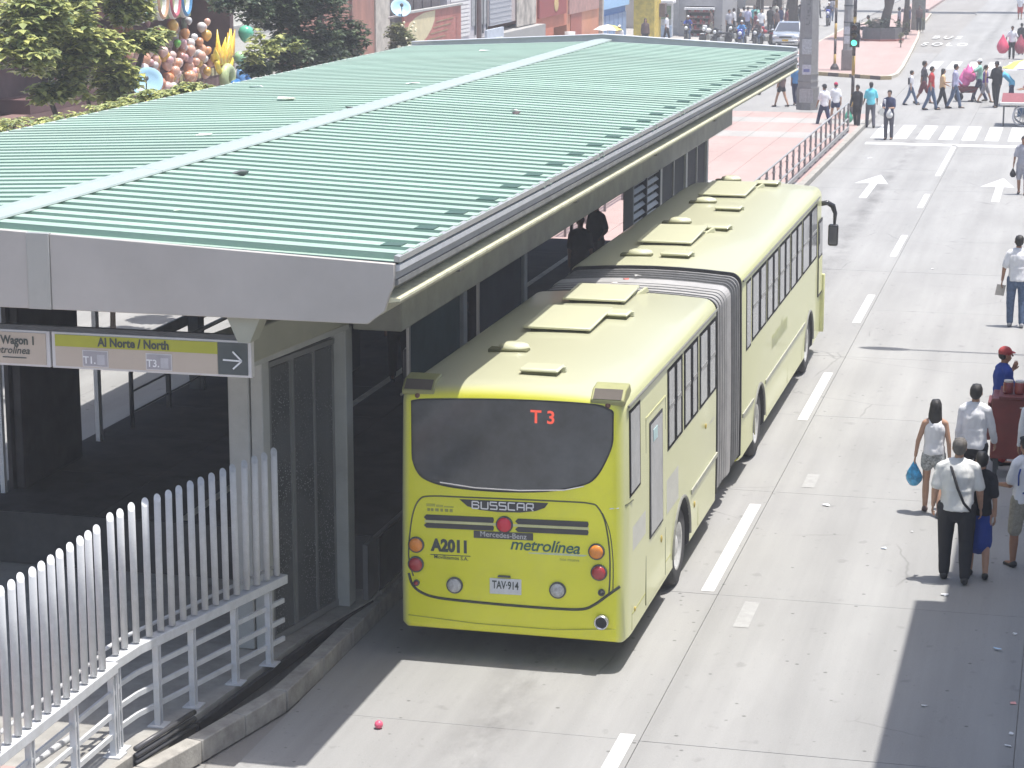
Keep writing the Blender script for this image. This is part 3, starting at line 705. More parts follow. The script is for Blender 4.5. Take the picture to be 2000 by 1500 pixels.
# wheels
rimm = MAT('wheel_rim', (.62,.62,.60), .4, .15, 8, metal=.3, dirt=.4, dscale=10)
tyre_m = MAT('tyre', (.04,.04,.042), .8, .2)
def wheel_meshes():
    t = MB().lathe([(.30,-.13),(.44,-.14),(.485,-.11),(.495,-.06),(.495,.06),(.485,.11),(.44,.14),(.30,.13)], n=32, axis='x', cap=False); tm = t.mesh('tyre'); tm.materials.append(tyre_m); tm.shade_smooth()
    r = MB().lathe([(.305,.10),(.30,.13),(.27,.12),(.24,.05),(.14,.03),(.13,.10),(.08,.12),(.001,.12)], n=28, axis='x', cap=False); rm = r.mesh('rim'); rm.materials.append(rimm); rm.shade_smooth()
    h = MB()
    for k in range(10): a = 2*pi*k/10; h.tube([(.03,.185*cos(a),.185*sin(a)),(.075,.185*cos(a),.185*sin(a))],.014,6)
    hm = h.mesh('nuts'); hm.materials.append(steel_d)
    return tm, rm, hm
TM, RM, HM = wheel_meshes()
for wy in (W1,W2,W3):
    for sx in (1,-1):
        w = bpy.data.objects.new('wheel', TM); COL.objects.link(w); w.parent = bus; w.location = (sx*(HW-.17), wy, .495); w.rotation_euler = (random.random()*6,0,0 if sx>0 else pi)
        link('rim', RM, None, w); link('wheel_nuts', HM, None, w)
    for sx in (1,-1):
        bob('wheel_well', MB().box(BX+sx*(HW-.40)-.01, BX+sx*(HW-.40)+.01, BY+wy-.6, BY+wy+.6, .36, 1.12), black)
    # arch lip
    pts = [(BX+HW+.004, BY+wy+.62*cos(t), .50+.62*sin(t)) for t in [pi*k/16 for k in range(17)]]
    bob('arch_trim', MB().tube(pts,.022,6), MAT('arch_grey', (.20,.20,.18), .7))
    bob('arch_trim', MB().tube([(2*BX-x,y,z) for x,y,z in pts],.022,6), MAT('arch_grey', (.20,.20,.18)))
bob('underbody', MB().box(BX-1.15,BX+1.15,BY+.35,BY+6.2,.30,.42), black); bob('underbody', MB().box(BX-1.15,BX+1.15,BY+8.6,BY+18.5,.30,.42), black)
# rear face
def rz(x): return .022*(x-BX)
def rear(name, pts, d0, d1, mat, par=None, **k):
    """(x,z) polygon standing on the rear face, from depth d1 (out) to d0 (in)"""
    return bob(name, MB().prism([(x, z+rz(x)) for x,z in pts], 'y', BY-d1, BY-d0), mat, par, **k)
win = [(-6.99,2.93),(-6.90,2.985),(-6.65,3.01),(-5.8,3.03),(-4.95,3.01),(-4.72,2.96),(-4.655,2.88),(-4.66,2.62),(-4.74,2.38),(-4.86,2.18),(-5.02,2.09),(-5.4,2.01),(-5.93,1.985),(-6.45,2.01),(-6.75,2.08),(-6.88,2.2),(-6.95,2.45),(-6.99,2.7)]
def curve_closed(p, n=4):
    q = [p[-1]]+p+[p[0],p[1]]; out = []
    for i in range(1,len(q)-2):
        for k in range(n):
            t = k/n; out.append(tuple(.5*((2*b)+(-a+c)*t+(2*a-5*b+4*c-d)*t*t+(-a+3*b-3*c+d)*t**3) for a,b,c,d in zip(q[i-1],q[i],q[i+1],q[i+2])))
    return out
win = curve_closed(win)
cxw, czw = -5.8, 2.55
win = [(x if abs(x-BX)<1.13 else BX+math.copysign(1.13+.0*(abs(x-BX)-1.13),x-BX), z) for x,z in win]
wi2 = [(cxw+(x-cxw)*.985, czw+(z-czw)*.965) for x,z in win]
rear('rear_window_seal', win, -.02, .006, black)
rw = rear('rear_window', wi2, -.02, .012, MAT('rear_glass', (.06,.066,.072), .08, .55, 1.1, spec=.7))
led = MAT('led_red', (.35,.06,.04), .5, emit=(1,.12,.07), estr=.35)
T = text('route_display', 'T 3', .20, led, bus, (-5.44-BX, -.016, 2.845), bold=.004)
rear('window_strip', [(-6.60,2.065),(-6.2,2.02),(-5.7,2.01),(-5.2,2.035),(-4.98,2.09),(-4.98,2.10),(-5.2,2.048),(-5.7,2.023),(-6.2,2.033),(-6.60,2.078)], .012, .016, MAT('chrome', (.75,.75,.75), .2, metal=.7))
seam = MAT('seam_dark', (.10,.11,.06), .6)
def curve(pts, n=5):
    out = []
    for i in range(len(pts)-1):
        p0 = pts[max(i-1,0)]; p1 = pts[i]; p2 = pts[i+1]; p3 = pts[min(i+2,len(pts)-1)]
        for k in range(n):
            t = k/n; out.append(tuple(.5*((2*b)+(-a+c)*t+(2*a-5*b+4*c-d)*t*t+(-a+3*b-3*c+d)*t**3) for a,b,c,d in zip(p0,p1,p2,p3)))
    return out + [pts[-1]]
def seamline(pts, r=.008, m=seam, d=.0): pts = curve(pts); return bob('panel_seam', MB().tube([(x, BY-d, z+rz(x)) for x,z in pts], r, 6), m)
seamline([(-6.92,.98),(-6.97,1.2),(-6.95,1.5),(-6.91,1.72),(-6.84,1.86),(-6.72,1.905),(-6.3,1.91),(-5.2,1.91),(-4.92,1.90),(-4.83,1.86),(-4.75,1.7),(-4.70,1.4),(-4.69,1.1),(-4.70,.9)], .009)
seamline([(-4.78,1.80),(-4.70,1.6),(-4.66,1.3),(-4.655,1.0),(-4.66,.92)], .006)
seamline([(-6.97,1.01),(-6.93,.88),(-6.82,.79),(-6.62,.74),(-6.2,.715),(-5.8,.70),(-5.3,.69),(-5.0,.70),(-4.86,.76),(-4.72,.87),(-4.58,.98)], .016, MAT('seam_black', (.05,.055,.045), .6))
bob('panel_seam', MB().tube([(-4.60,BY+.02,1.90),(-4.53,BY+.08,1.91),(-4.50,BY+.3,1.91)],.008,6), seam)
bob('trim_highlight', MB().tube([(-4.70,BY-.002,1.875),(-4.60,BY+.012,1.885)],.006,6), MAT('chrome', (.75,.75,.75)))
# dark badge bar and the two slats
rear('badge_lens', [(-6.38,1.885),(-5.38,1.885),(-5.42,1.83),(-5.52,1.79),(-5.7,1.765),(-5.95,1.76),(-6.15,1.775),(-6.29,1.81)], -.01, .008, MAT('badge_black', (.05,.05,.055), .4))
wt = MAT('lettering_white', (.78,.78,.78), .5)
GL = {'B':[((0,0),(0,1)),((0,1),(.85,1)),((.85,1),(1,.75)),((.85,.53),(.0,.53)),((.85,.53),(1,.35)),((1,.35),(.9,0)),((.9,0),(0,0))],'U':[((0,1),(0,0)),((0,0),(1,0)),((1,0),(1,1))],
      'S':[((1,1),(0,1)),((0,1),(0,.53)),((0,.53),(1,.53)),((1,.53),(1,0)),((1,0),(0,0))],'C':[((1,1),(0,1)),((0,1),(0,0)),((0,0),(1,0))],
      'A':[((0,0),(0,.85)),((0,.85),(.15,1)),((.15,1),(1,1)),((1,1),(1,0)),((0,.42),(1,.42))],'R':[((0,0),(0,.85)),((0,.85),(.15,1)),((.15,1),(1,1)),((1,1),(1,.42)),((0,.42),(1,.42)),((.6,.42),(1,0))]}
for i, ch in enumerate('BUSSCAR'):
    g_ = MB(); x0 = -6.235+i*.102; w_ = .076; h_ = .078; z0 = 1.792+rz(x0)
    for (a,b) in GL[ch]: g_.beam((x0+a[0]*w_,BY-.0105,z0+a[1]*h_),(x0+b[0]*w_,BY-.0105,z0+b[1]*h_),.004,.0135,(0,0,1) if a[1]==b[1] else (1,0,0))
    bob('badge_letter', g_, wt)
for (z0,z1) in ((1.635,1.695),(1.545,1.60)):
    for (a,b) in ((-6.79,-5.99),(-5.75,-4.93)):
        rear('vent_slat', [(a+.03,z0),(b-.01,z0),(b,z0+.03),(b-.01,z1),(a+.03,z1),(a,z0+.03)], -.01, .010, MAT('badge_black', (.05,.05,.055)))
rear('vent_strip', [(-6.78,1.603),(-4.93,1.603),(-4.93,1.632),(-6.78,1.632)], -.01, .006, MAT('pale_lime', (.62,.62,.32), .4))
def lamp(x, z, r, m, nm='tail_lamp'):
    z += rz(x)
    rg = MB().lathe([(r+.014,.0),(r+.014,-.022),(r,-.026)], axis='y', n=24); rg.v = [(a+x,b+BY,c+z) for a,b,c in rg.v]
    l = bob(nm, rg, steel_d, smooth=False)
    ln = MB().lathe([(r,-.022),(r*.95,-.034),(r*.6,-.046),(.001,-.05)], axis='y', n=24); ln.v = [(a+x,b+BY,c+z) for a,b,c in ln.v]
    bob('lens', ln, m, l, smooth=True)
amber = MAT('amber_lens', (.72,.24,.03), .2, .1, 20, spec=.7); redl = MAT('red_lens', (.38,.035,.04), .2, .1, 20, spec=.7); clear = MAT('clear_lens', (.42,.42,.42), .2, .35, 25, spec=.7)
lamp(-5.87,1.622,.082,MAT('bright_red_lens', (.62,.03,.06), .2, .1)); lamp(-6.88,1.345,.078,amber); lamp(-4.84,1.365,.078,amber)
lamp(-6.885,1.12,.078,redl); lamp(-4.81,1.13,.078,redl); lamp(-6.44,.90,.08,clear,'reversing_lamp'); lamp(-5.27,.905,.08,clear,'reversing_lamp')
lamp(-6.88,.905,.022,redl); lamp(-4.78,.905,.025,black,'socket')
dkt = MAT('lettering_dark', (.06,.075,.07), .5)
rear('maker_plate', [(-6.22,1.455),(-5.55,1.455),(-5.55,1.535),(-6.22,1.535)], -.01, .008, MAT('plate_dark', (.07,.07,.075), .4))
text('lettering', 'Mercedes-Benz', .085, MAT('lettering_silver', (.5,.5,.5), .4), bus, (-5.885-BX,-.0095,1.495), bold=.001)
text('fleet_number', 'A2011', .185, dkt, bus, (-6.49-BX,-.004,1.325), bold=.011, sc=(.86,1,1))
rear('rule', [(-6.72,1.235),(-6.26,1.235),(-6.26,1.243),(-6.72,1.243)], -.01, .003, dkt)
text('operator_name', 'Movilizamos S.A.', .058, dkt, bus, (-6.48-BX,-.004,1.195), bold=.0008)
for (x0,x1,z0,z1) in ((-6.76,-6.66,1.79,1.82),(-6.65,-6.57,1.785,1.81),(-6.56,-6.45,1.785,1.80)): rear('worn_badge', [(x0,z0),(x1,z0),(x1,z1),(x0,z1)], -.01, .003, MAT('lettering_faint', (.42,.43,.06), .4))
for (x0,x1) in ((-6.75,-6.72),(-6.71,-6.68),(-6.66,-6.62),(-6.60,-6.57),(-6.55,-6.51),(-6.495,-6.46)): rear('worn_badge', [(x0,1.735),(x1,1.735),(x1,1.768),(x0,1.768)], -.01, .003, MAT('lettering_faint2', (.28,.29,.07), .4))
text('operator_logo', 'metrolínea', .185, MAT('logo_green', (.05,.13,.10), .5), bus, (-5.42-BX,-.004,1.40), bold=.003, shear=.25, sc=(1.02,1,1), space=.95)
rear('logo_swoosh', [(-5.6,1.315),(-5.3,1.325),(-4.94,1.318),(-4.98,1.30),(-5.3,1.302),(-5.6,1.305)], -.01, .002, MAT('swoosh', (.55,.60,.42), .4))
text('slogan', 'nos mueve', .05, MAT('lettering_faint', (.34,.35,.06)), bus, (-5.14-BX,-.004,1.27), bold=.001)
rear('number_plate', [(-6.04,.825),(-5.68,.825),(-5.68,1.005),(-6.04,1.005)], -.0, .010, MAT('plate_white', (.62,.63,.64), .4), bevel=.008)
text('plate_number', 'TAV·914', .125, dkt, bus, (-5.86-BX,-.0125,.925), bold=.003, sc=(.66,1,1))
rear('plate_lamp', [(-5.95,1.02),(-5.80,1.02),(-5.81,1.04),(-5.94,1.04)], -.0, .02, steel_d)
ex = MB().lathe([(.062,0),(.078,-.0),(.078,-.10),(.064,-.10),(.064,-.02)], axis='y', n=20, cap=False); ex.v = [(a-4.77,b+BY+.02,c+.60) for a,b,c in ex.v]
bob('exhaust_pipe', ex, MAT('chrome_pipe', (.6,.6,.6), .25, metal=.8), smooth=True)
bob('exhaust_mouth', MB().prism([(-4.77+.064*cos(2*pi*k/16), .60+.064*sin(2*pi*k/16)) for k in range(16)], 'y', BY-.05, BY-.045), black)
bob('bumper_edge', MB().tube([(-6.98,BY-.002,.50),(-6.2,BY-.004,.46),(-5.3,BY-.004,.46),(-4.62,BY-.002,.52)],.006,6), MAT('lime_dark', (.40,.40,.03), .4))
# roof corner scoops
for sx in (-1, 1):
    x0 = BX + sx*1.055 - .185; x1 = x0 + .37
    scm = MAT('lime_scoop', (.30,.30,.13), .45, .1)
    bob('roof_scoop', MB().prism([(BY+.02,3.01),(BY+.0,3.07),(BY+.12,3.17),(BY+.34,3.20),(BY+.42,3.10),(BY+.3,3.05)], 'x', x0, x1), scm, bevel=.015)
    bob('scoop_mesh', MB().add([(x0+.03,BY+.0,3.082),(x1-.03,BY+.0,3.082),(x1-.03,BY+.11,3.174),(x0+.03,BY+.11,3.174)],[(0,1,2,3)]), MAT('mesh_brown', (.10,.085,.07), .8))
    lx = BX + sx*1.06; bob('clearance_lamp', MB().ell((lx,BY+.02,3.005),(.035,.02,.035)), MAT('lamp_brown', (.14,.06,.04), .3), smooth=True)
# roof gear
lim2 = MAT('lime_hatch', (.56,.56,.39), .35, .03, coat=.6)
def zroofb(x): return 3.19 - .045*((x-BX)/1.08)**2
for (y0,y1,xc,tl) in ((26.1,27.45,-6.0,.03),(28.15,29.15,-5.98,.03),(33.35,34.9,-6.0,.04),(39.1,40.7,-6.02,.04)):
    h = bob('roof_hatch', MB().prism([(y0,3.22+.0),(y1,3.22+tl),(y1,3.255+tl),(y0,3.255)], 'x', xc-.42, xc+.42), lim2, bevel=.014)
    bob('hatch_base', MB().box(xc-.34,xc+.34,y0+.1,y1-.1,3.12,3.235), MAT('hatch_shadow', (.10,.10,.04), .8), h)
    bob('hatch_arm', MB().beam((xc+.40,y1-.15,3.16),(xc+.52,y1-.02,3.24),.05,.06), lim2, h)
for (x,y) in ((-6.25,25.0),(-5.62,23.75),(-5.55,27.3),(-6.2,29.1),(-6.18,32.4),(-5.62,32.3),(-6.2,35.9),(-5.5,35.2),(-6.2,38.5),(-5.65,37.5),(-6.25,41.7),(-5.5,41.1)):
    zz = zroofb(x)
    if x > -5.95:       # flat rounded lids; dark box below paints the shaded slot
        v_ = bob('roof_vent', MB().box(x-.22,x+.22,y-.17,y+.17,zz+.035,zz+.075), lim2, bevel=.03, seg=3)
        bob('shade_slot', MB().box(x-.20,x+.20,y-.155,y+.15,zz-.05,zz+.04), MAT('hatch_shadow', (.10,.10,.04), .8), v_)
        bob('hinge', MB().box(x+.19,x+.25,y+.08,y+.15,zz+.0,zz+.055), lim2, v_)
    else:               # low half domes; dark plate in front paints their shade
        mb = MB().lathe([(.001,.09),(.09,.085),(.15,.065),(.175,.02),(.175,.0)][::-1], n=20, cap=False); mb.v = [(a*1.1+x,b*.9+y,c+zz+.0) for a,b,c in mb.v]
        v_ = bob('roof_vent', mb, lim2, smooth=True)
        bob('shade_plate', MB().box(x-.27,x+.20,y-.19,y-.02,zz-.04,zz+.03), MAT('hatch_shadow', (.10,.10,.04)), v_, bevel=.012)
bob('roof_joint', MB().tube([(BX-1.0,BY+.31,3.135),(BX-.4,BY+.31,3.168),(BX+.4,BY+.31,3.168),(BX+1.0,BY+.31,3.135)],.005,5), MAT('lime_dark', (.40,.40,.03)))
# right side (and the same on the left, toward the platform)
XS = BX + HW
gut = MAT('roof_gutter', (.15,.15,.13), .6, .2)
def side(name, y0, y1, z0, z1, d, mat, par=None, sx=1, r=0, **k):
    def X(z): return (HW - .035*max(0,min(1,(z-1.1)/1.8)))*sx + BX
    e = d*sx
    pts = [(X(z0),y0,z0),(X(z0),y1,z0),(X(z1),y1,z1),(X(z1),y0,z1)]
    vv = [(x-.01*sx,y,z) for x,y,z in pts] + [(x+e,y,z) for x,y,z in pts]
    return bob(name, MB().add(vv,[(0,1,2,3),(4,5,6,7),(0,1,5,4),(1,2,6,5),(2,3,7,6),(3,0,4,7)]), mat, par, **k)
def window(y0, y1, z0=1.93, z1=2.92, split=True, rail=True, sx=1):
    f = side('window', y0, y1, z0, z1, .010, MAT('window_dark', (.010,.010,.011), .7, .2, 3, spec=.08), sx=sx, bevel=.02)
    g = .06; w_ = y1-y0
    parts = [(y0+g+.03, y0+.41*w_), (y0+.60*w_, y1-g-.10)] if split else [(y0+g, y1-g)]
    for (a,b) in parts:
        if rail:
            side('pane', a, b, z0+.05, z0+.50, .014, pane_m, f, sx); side('pane', a, b, z0+.54, z1-.05, .017, pane_m, f, sx)
            side('bar', a, b, z0+.495, z0+.545, .021, MAT('bar_grey', (.30,.30,.29), .5), f, sx)
        else: side('pane', a, b, z0+.04, z1-.04, .014, pane_m, f, sx)
    return f
window(BY+.16, BY+.78, 1.96, 2.93, False, False)
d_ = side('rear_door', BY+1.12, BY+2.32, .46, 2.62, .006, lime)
for (a,b,c,d) in ((1.10,1.12,.46,2.64),(2.32,2.34,.46,2.64)): side('door_gap', BY+a, BY+b, c, d, .008, seam)
side('door_gap', BY+1.10, BY+2.34, 2.62, 2.645, .010, MAT('pale_lime', (.62,.62,.32)))
f = side('door_window', BY+1.30, BY+2.12, 1.18, 2.54, .014, black, d_, bevel=.02); side('pane', BY+1.35, BY+2.07, 1.22, 2.50, .018, pane_m, f)
side('sticker', BY+1.5, BY+1.75, 2.28, 2.42, .022, MAT('sticker_blue', (.45,.62,.62), .5), f)
for (a,b) in ((2.45,3.50),(3.58,4.66),(4.74,6.12)): window(BY+a, BY+b)
window(BY+8.84, BY+9.34, 1.90, 2.92, False, False)
for (a,b) in ((9.42,11.0),(11.06,12.42),(12.48,13.9),(13.96,15.5),(15.56,17.75)): window(BY+a, BY+b)
f = side('driver_window', BY+17.98, BY+18.62, 1.15, 2.55, .010, black); side('pane', BY+18.03, BY+18.57, 1.2, 1.85, .014, MAT('pale_lime', (.62,.62,.32)), f); side('pane', BY+18.03, BY+18.57, 1.9, 2.5, .014, glass_d, f)
for i in range(6):     # platform side
    a = 2.0+.0+i*2.7
    if 5.0 < a < 8.8: continue
    window(BY+a, BY+a+1.3, sx=-1); 
for a in (.9,9.6,13.6): side('platform_door', BY+a, BY+a+1.1, .9, 2.9, .01, glass_d, sx=-1)
for (a,b) in ((.10,YR1-.05),(YF0+.05,18.1)):
    bob('side_gutter', MB().tube([(XS-.035+.012,BY+a,2.99),(XS-.035+.012,BY+b,2.99)],.016,6), gut); bob('side_gutter', MB().tube([(2*BX-XS+.035-.012,BY+a,2.99),(2*BX-XS+.035-.012,BY+b,2.99)],.016,6), gut)
for (a,b) in ((4.12,YR1-.06),(YF0+.1,W2-.66),(W2+.66,W3-.66)): side('rub_strip', BY+a, BY+b, .98, 1.04, .016, MAT('strip_grey2', (.36,.36,.30), .6))
for y in (.30,4.7,9.9,11.2,13.7,15.7): side('panel_gap', BY+y, BY+y+.012, .42, 1.88, .003, MAT('gap_lime', (.35,.35,.08), .6))
side('panel_gap', BY+.30, BY+2.7, .60, .608, .003, MAT('gap_lime', (.35,.35,.08)))
pch = MAT('faded_patch', (.56,.56,.50), .5, .08, 4)
side('faded_patch', BY+2.40, BY+3.2, 1.18, 1.72, .003, pch); side('faded_patch', BY+.32, BY+1.08, 1.32, 1.75, .003, pch); side('faded_patch', BY+5.55, BY+6.0, 1.55, 1.8, .003, MAT('faded_patch2', (.50,.50,.38), .5))
for (y,z,r) in ((2.05,.98,.03),(5.2,1.62,.025),(.45,.62,.02),(4.4,.78,.03)):
    l = MB().ell((XS+.005,BY+y,z),(.012,r,r*1.5)); bob('side_marker', l, MAT('marker_amber', (.5,.38,.1), .4), smooth=True)
text('side_number', 'A2011', .14, MAT('lettering_mid', (.22,.24,.10), .5), bus, (HW-.018+.004, 18.0-1.0, 1.72), (pi/2,0,pi/2), bold=.003)
text('side_logo', 'metrolínea', .42, MAT('lettering_pale', (.50,.53,.28), .5), bus, (HW+.003, 12.6, 1.52), (pi/2,0,pi/2), bold=.004, shear=.25)
bob('front_cap', MB().box(XS-.05,XS+.06,BY+18.55,BY+18.62,.4,1.5), MAT('pale_lime', (.62,.62,.32)), bevel=.02)
# mirror
mr = bob('mirror', MB().box(XS+.07,XS+.26,BY+18.75,BY+18.88,1.99,2.40), blackg, bevel=.045, seg=3)
bob('mirror_arm', MB().tube([(XS-.08,BY+18.75,2.78),(XS+.04,BY+18.80,2.80),(XS+.14,BY+18.82,2.74),(XS+.19,BY+18.82,2.60),(XS+.18,BY+18.82,2.38)],[.045,.05,.055,.04,.025],10), blackg, mr, smooth=True)
bob('mirror_glass', MB().box(XS+.09,XS+.24,BY+18.742,BY+18.75,2.03,2.36), MAT('mirror_dark', (.10,.10,.11), .1), mr)
# front (unseen side): windscreen
bob('windscreen', MB().box(BX-1.0,BX+1.0,BY+YF1-.01,BY+YF1+.012,1.2,2.7), glass_d, bevel=.03)

# ------------------------------------------------------------ people
skinA = MAT('skin_brown', (.30,.155,.095), .55, .08, 12); skinB = MAT('skin_tan', (.42,.24,.16), .55, .08, 12); skinD = MAT('skin_dark', (.16,.085,.055), .55, .1, 12)
hair_k = MAT('hair_black', (.018,.016,.015), .55, .3, 60, bump=.5, bscale=120); hair_g = MAT('hair_greying', (.11,.10,.09), .7, .5, 60, bump=.5, bscale=120)
def cloth(name, rgb, var=.08, scale=14): return MAT('cloth_'+name, rgb, .85, var, scale, bump=.25, bscale=60, spec=.2)
def fuse(mb, name, vox, mat, smooth=1, wr=0, seed=0, parent=None, extra=None):
    me = mb.mesh(name, fix=False)
    def rem(o):
        r = o.modifiers.new('r','REMESH'); r.mode = 'VOXEL'; r.voxel_size = vox; r.use_smooth_shade = True
        if smooth: s = o.modifiers.new('s','SMOOTH'); s.iterations = smooth; s.factor = .5
    o = bpy.data.objects.new(name, me); COL.objects.link(o); rem(o)
    def post(out):
        if out is None: return
        out.update()
        if wr:
            nv = len(out.vertices); co = np.empty(nv*3, np.float32); no_ = np.empty(nv*3, np.float32)
            out.vertices.foreach_get('co', co); out.vertices.foreach_get('normal', no_); co = co.reshape(-1,3); no_ = no_.reshape(-1,3)
            w = np.array([noise.noise((x*9+seed, y*9, z*4.5)) + .5*noise.noise((x*20, y*20+seed, z*11)) for x,y,z in co.tolist()], np.float32)
            out.vertices.foreach_set('co', (co + no_*np.maximum(w, -.15)[:,None]*wr).ravel()); out.update()
        out.materials.clear(); out.materials.append(mat)
        if extra:
            bm = bmesh.new(); bm.from_mesh(out); bm.from_mesh(extra); bm.to_mesh(out); bm.free()
        out.shade_smooth()
    o.parent = parent; LATER.append(('mesh', o, post))
    return o
def person(loc, face, h, label, skin=skinA, top=('tee', None), bottom=('trousers', None), hair=('short', None), stride=.25, arms=((.1,.2),(-.1,.2)), shoes=None,
           build=1.0, near=False, group=None, lean=0.0, pose=None, spread=.12, z=0, scale_z=1, extra=None):
    """face = heading in degrees (0 looks along +Y, counter-clockwise). arms: (swing forward, elbow bend, out) for left, right"""
    k = h/1.75
    vox = .012 if near else max(.02, min(.027, loc[1]*.00027))
    root = empty('person', (loc[0],loc[1],z), radians(face), label, 'person', group)
    J = {}
    J['pel'] = Vector((0,0,.95)); J['waist'] = Vector((0,.0,1.08)); J['chest'] = Vector((0,lean*.25,1.30)); J['neck0'] = Vector((0,lean*.4,1.45)); J['neck1'] = Vector((0,lean*.5+.012,1.52)); J['head'] = Vector((0,lean*.6+.022,1.635))
    def leg(s, a, bend):
        hp = Vector((s*.095*build, 0, .90)); kn = hp + Vector((s*.01, sin(a)*.43, -cos(a)*.43)); b = a - bend
        an = kn + Vector((s*.0, sin(b)*.42, -cos(b)*.42)); return hp, kn, an, b
    sit = pose == 'sit'
    if sit: legs = [leg(-1, 1.25, 1.35), leg(1, 1.25, 1.35)]
    else: legs = [leg(-1, stride, .08), leg(1, -stride*.8, .18 if stride else .03)]
    low = min(l[2].z for l in legs) - .075
    if pose == 'sit': low = .22
    off = Vector((0,0,-low))
    for n_ in J: J[n_] = J[n_] + off
    legs = [(a+off,b+off,c+off,d) for a,b,c,d in legs]
    def arm(s, spec):
        sw, bd = spec[0], spec[1]; out = spec[2] if len(spec) > 2 else spread
        sh = J['neck0'] + Vector((s*.168*build, 0, -.058)); d = Vector((s*sin(out), sin(sw)*cos(out), -cos(sw)*cos(out))); el = sh + d*.29
        t2 = sw + bd; inw = spec[3] if len(spec) > 3 else 0
        d2 = Vector((s*(sin(out)*.4 - inw), sin(t2), -cos(t2))).normalized(); wr = el + d2*.245; return sh, el, wr, d2
    al = arm(-1, arms[0]); ar_ = arm(1, arms[1])
    B = MB(); X = (1,0,0)
    # body
    B.caps(J['pel']-Vector((0,0,.02)), J['waist'], .150*build, .135*build, ax=X, flat=.72); B.caps(J['waist'], J['chest'], .135*build, .158*build, ax=X, flat=.66)
    B.caps(J['chest'], J['neck0']-Vector((0,0,.06)), .16*build, .115, ax=X, flat=.62); B.caps(J['neck0'], J['neck1']+Vector((0,0,.03)), .060, .053, n=10)
    for s in (-1,1): B.caps(J['neck0']+Vector((s*.03,0,.0)), J['neck0']+Vector((s*.155*build,0,-.05)), .062, .052, n=10)
    hd = J['head']; B.ell(hd+Vector((0,-.008,.022)), (.077,.096,.100)); B.ell(hd+Vector((0,.024,-.045)), (.058,.066,.068))
    if not near: B.ell(hd+Vector((0,.102,-.012)), (.014,.022,.022), 8, 5)
    for (hp,kn,an,b) in legs:
        B.caps(hp, kn, .088*build, .058*build, n=10); B.caps(kn, kn+(an-kn)*.4, .056*build, .058*build, n=10); B.caps(kn+(an-kn)*.4, an, .058*build, .038, n=10)
        B.caps(an+Vector((0,-.02,-.03)), an+Vector((0,.13,-.045)), .04, .032, n=8)
    for (sh,el,wr,d2) in (al, ar_):
        B.caps(sh, el, .050*build, .040*build, n=10); B.caps(el, wr, .040*build, .026, n=10)
        if not near: B.caps(wr, wr+d2*.10, .030, .024, n=8, ax=X, flat=.6)
    S = Matrix.Diagonal((k,k,k,1)); B.xf(S)
    hand_me = None
    if near:   # fingers, ears, nose, lips and eyes joined to the same skin
        F = MB()
        for side_, (sh,el,wr,d2) in ((-1,al),(1,ar_)):
            a = Vector((0,1,0)) if abs(d2.y) < .8 else Vector((0,0,1)); a = (a-d2*a.dot(d2)).normalized(); b = d2.cross(a)
            F.caps(wr, wr+d2*.075, .026, .036, n=10, ax=a, flat=.42)
            for q,(o_,L) in enumerate(((-.027,.062),(-.009,.074),(.010,.070),(.027,.054))):
                p0 = wr+d2*.085+a*o_; p1 = p0+d2*L*.5+b*side_*-.008; p2 = p1+d2*L*.35+b*side_*-.022
                F.caps(p0-d2*.02,p1,.0095,.0085,n=6); F.caps(p1,p2,.0085,.007,n=6)
            t0 = wr+d2*.025+a*.025; t1 = t0+d2*.035+a*.022; t2 = t1+d2*.03+a*.004; F.caps(t0,t1,.012,.010,n=6); F.caps(t1,t2,.010,.008,n=6)
        F.caps(hd+Vector((0,.088,.012)), hd+Vector((0,.108,-.018)), .010, .014, n=8); F.caps(hd+Vector((-.02,.078,-.052)), hd+Vector((.02,.078,-.052)), .007, .007, n=6)
        for s in (-1,1): F.ell(hd+Vector((s*.079,-.006,-.008)), (.009,.018,.029), 8, 6)
        F.xf(S); hand_me = F.mesh('f')
    fuse(B, 'body', vox, skin, 1, parent=root, extra=hand_me)
    e = MB()
    for s in (-1,1): e.ell(hd+Vector((s*.030,.083,.008)), (.014,.009,.008), 8, 5); e.caps(hd+Vector((s*.018,.086,.032)), hd+Vector((s*.044,.076,.032)), .005,.004, n=6)
    e.xf(S); obj('eyes', e, hair_k, root, smooth=True)
    # hair
    hk, hm = hair; hm = hm or hair_k; H = MB()
    if hk in ('short','long','ponytail'):
        H.ell(hd+Vector((0,-.022,.032)), (.087,.098,.101)); H.ell(hd+Vector((0,-.055,-.005)), (.080,.062,.085))
        H.caps(hd+Vector((-.04,.055,.088)), hd+Vector((.04,.055,.088)), .026,.026,n=8)
        if hk == 'long':
            H.caps(hd+Vector((0,-.06,0)), hd+Vector((0,-.085,-.26)), .088,.075, ax=X, flat=.5); H.caps(hd+Vector((-.06,-.02,0)), hd+Vector((-.075,-.05,-.2)), .035,.03); H.caps(hd+Vector((.06,-.02,0)), hd+Vector((.075,-.05,-.2)), .035,.03)
            H.caps(hd+Vector((0,-.085,-.2)), hd+Vector((.02,-.09,-.36)), .075,.03, ax=X, flat=.45)
        if hk == 'ponytail': H.caps(hd+Vector((0,-.1,.02)), hd+Vector((0,-.15,-.2)), .035,.02)
        H.xf(S); fuse(H,'hair',vox,hm,1,.013 if near else .004, loc[0], root)
    elif hk in ('cap','bandana'):
        H.ell(hd+Vector((0,-.012,.045)), (.090,.106,.088)); 
        if hk == 'cap': H.caps(hd+Vector((-.035,.10,.035)), hd+Vector((.035,.10,.035)), .045,.045, ax=(0,1,0), flat=.25)
        H.xf(S); fuse(H,'cap',vox,hm,1, parent=root)
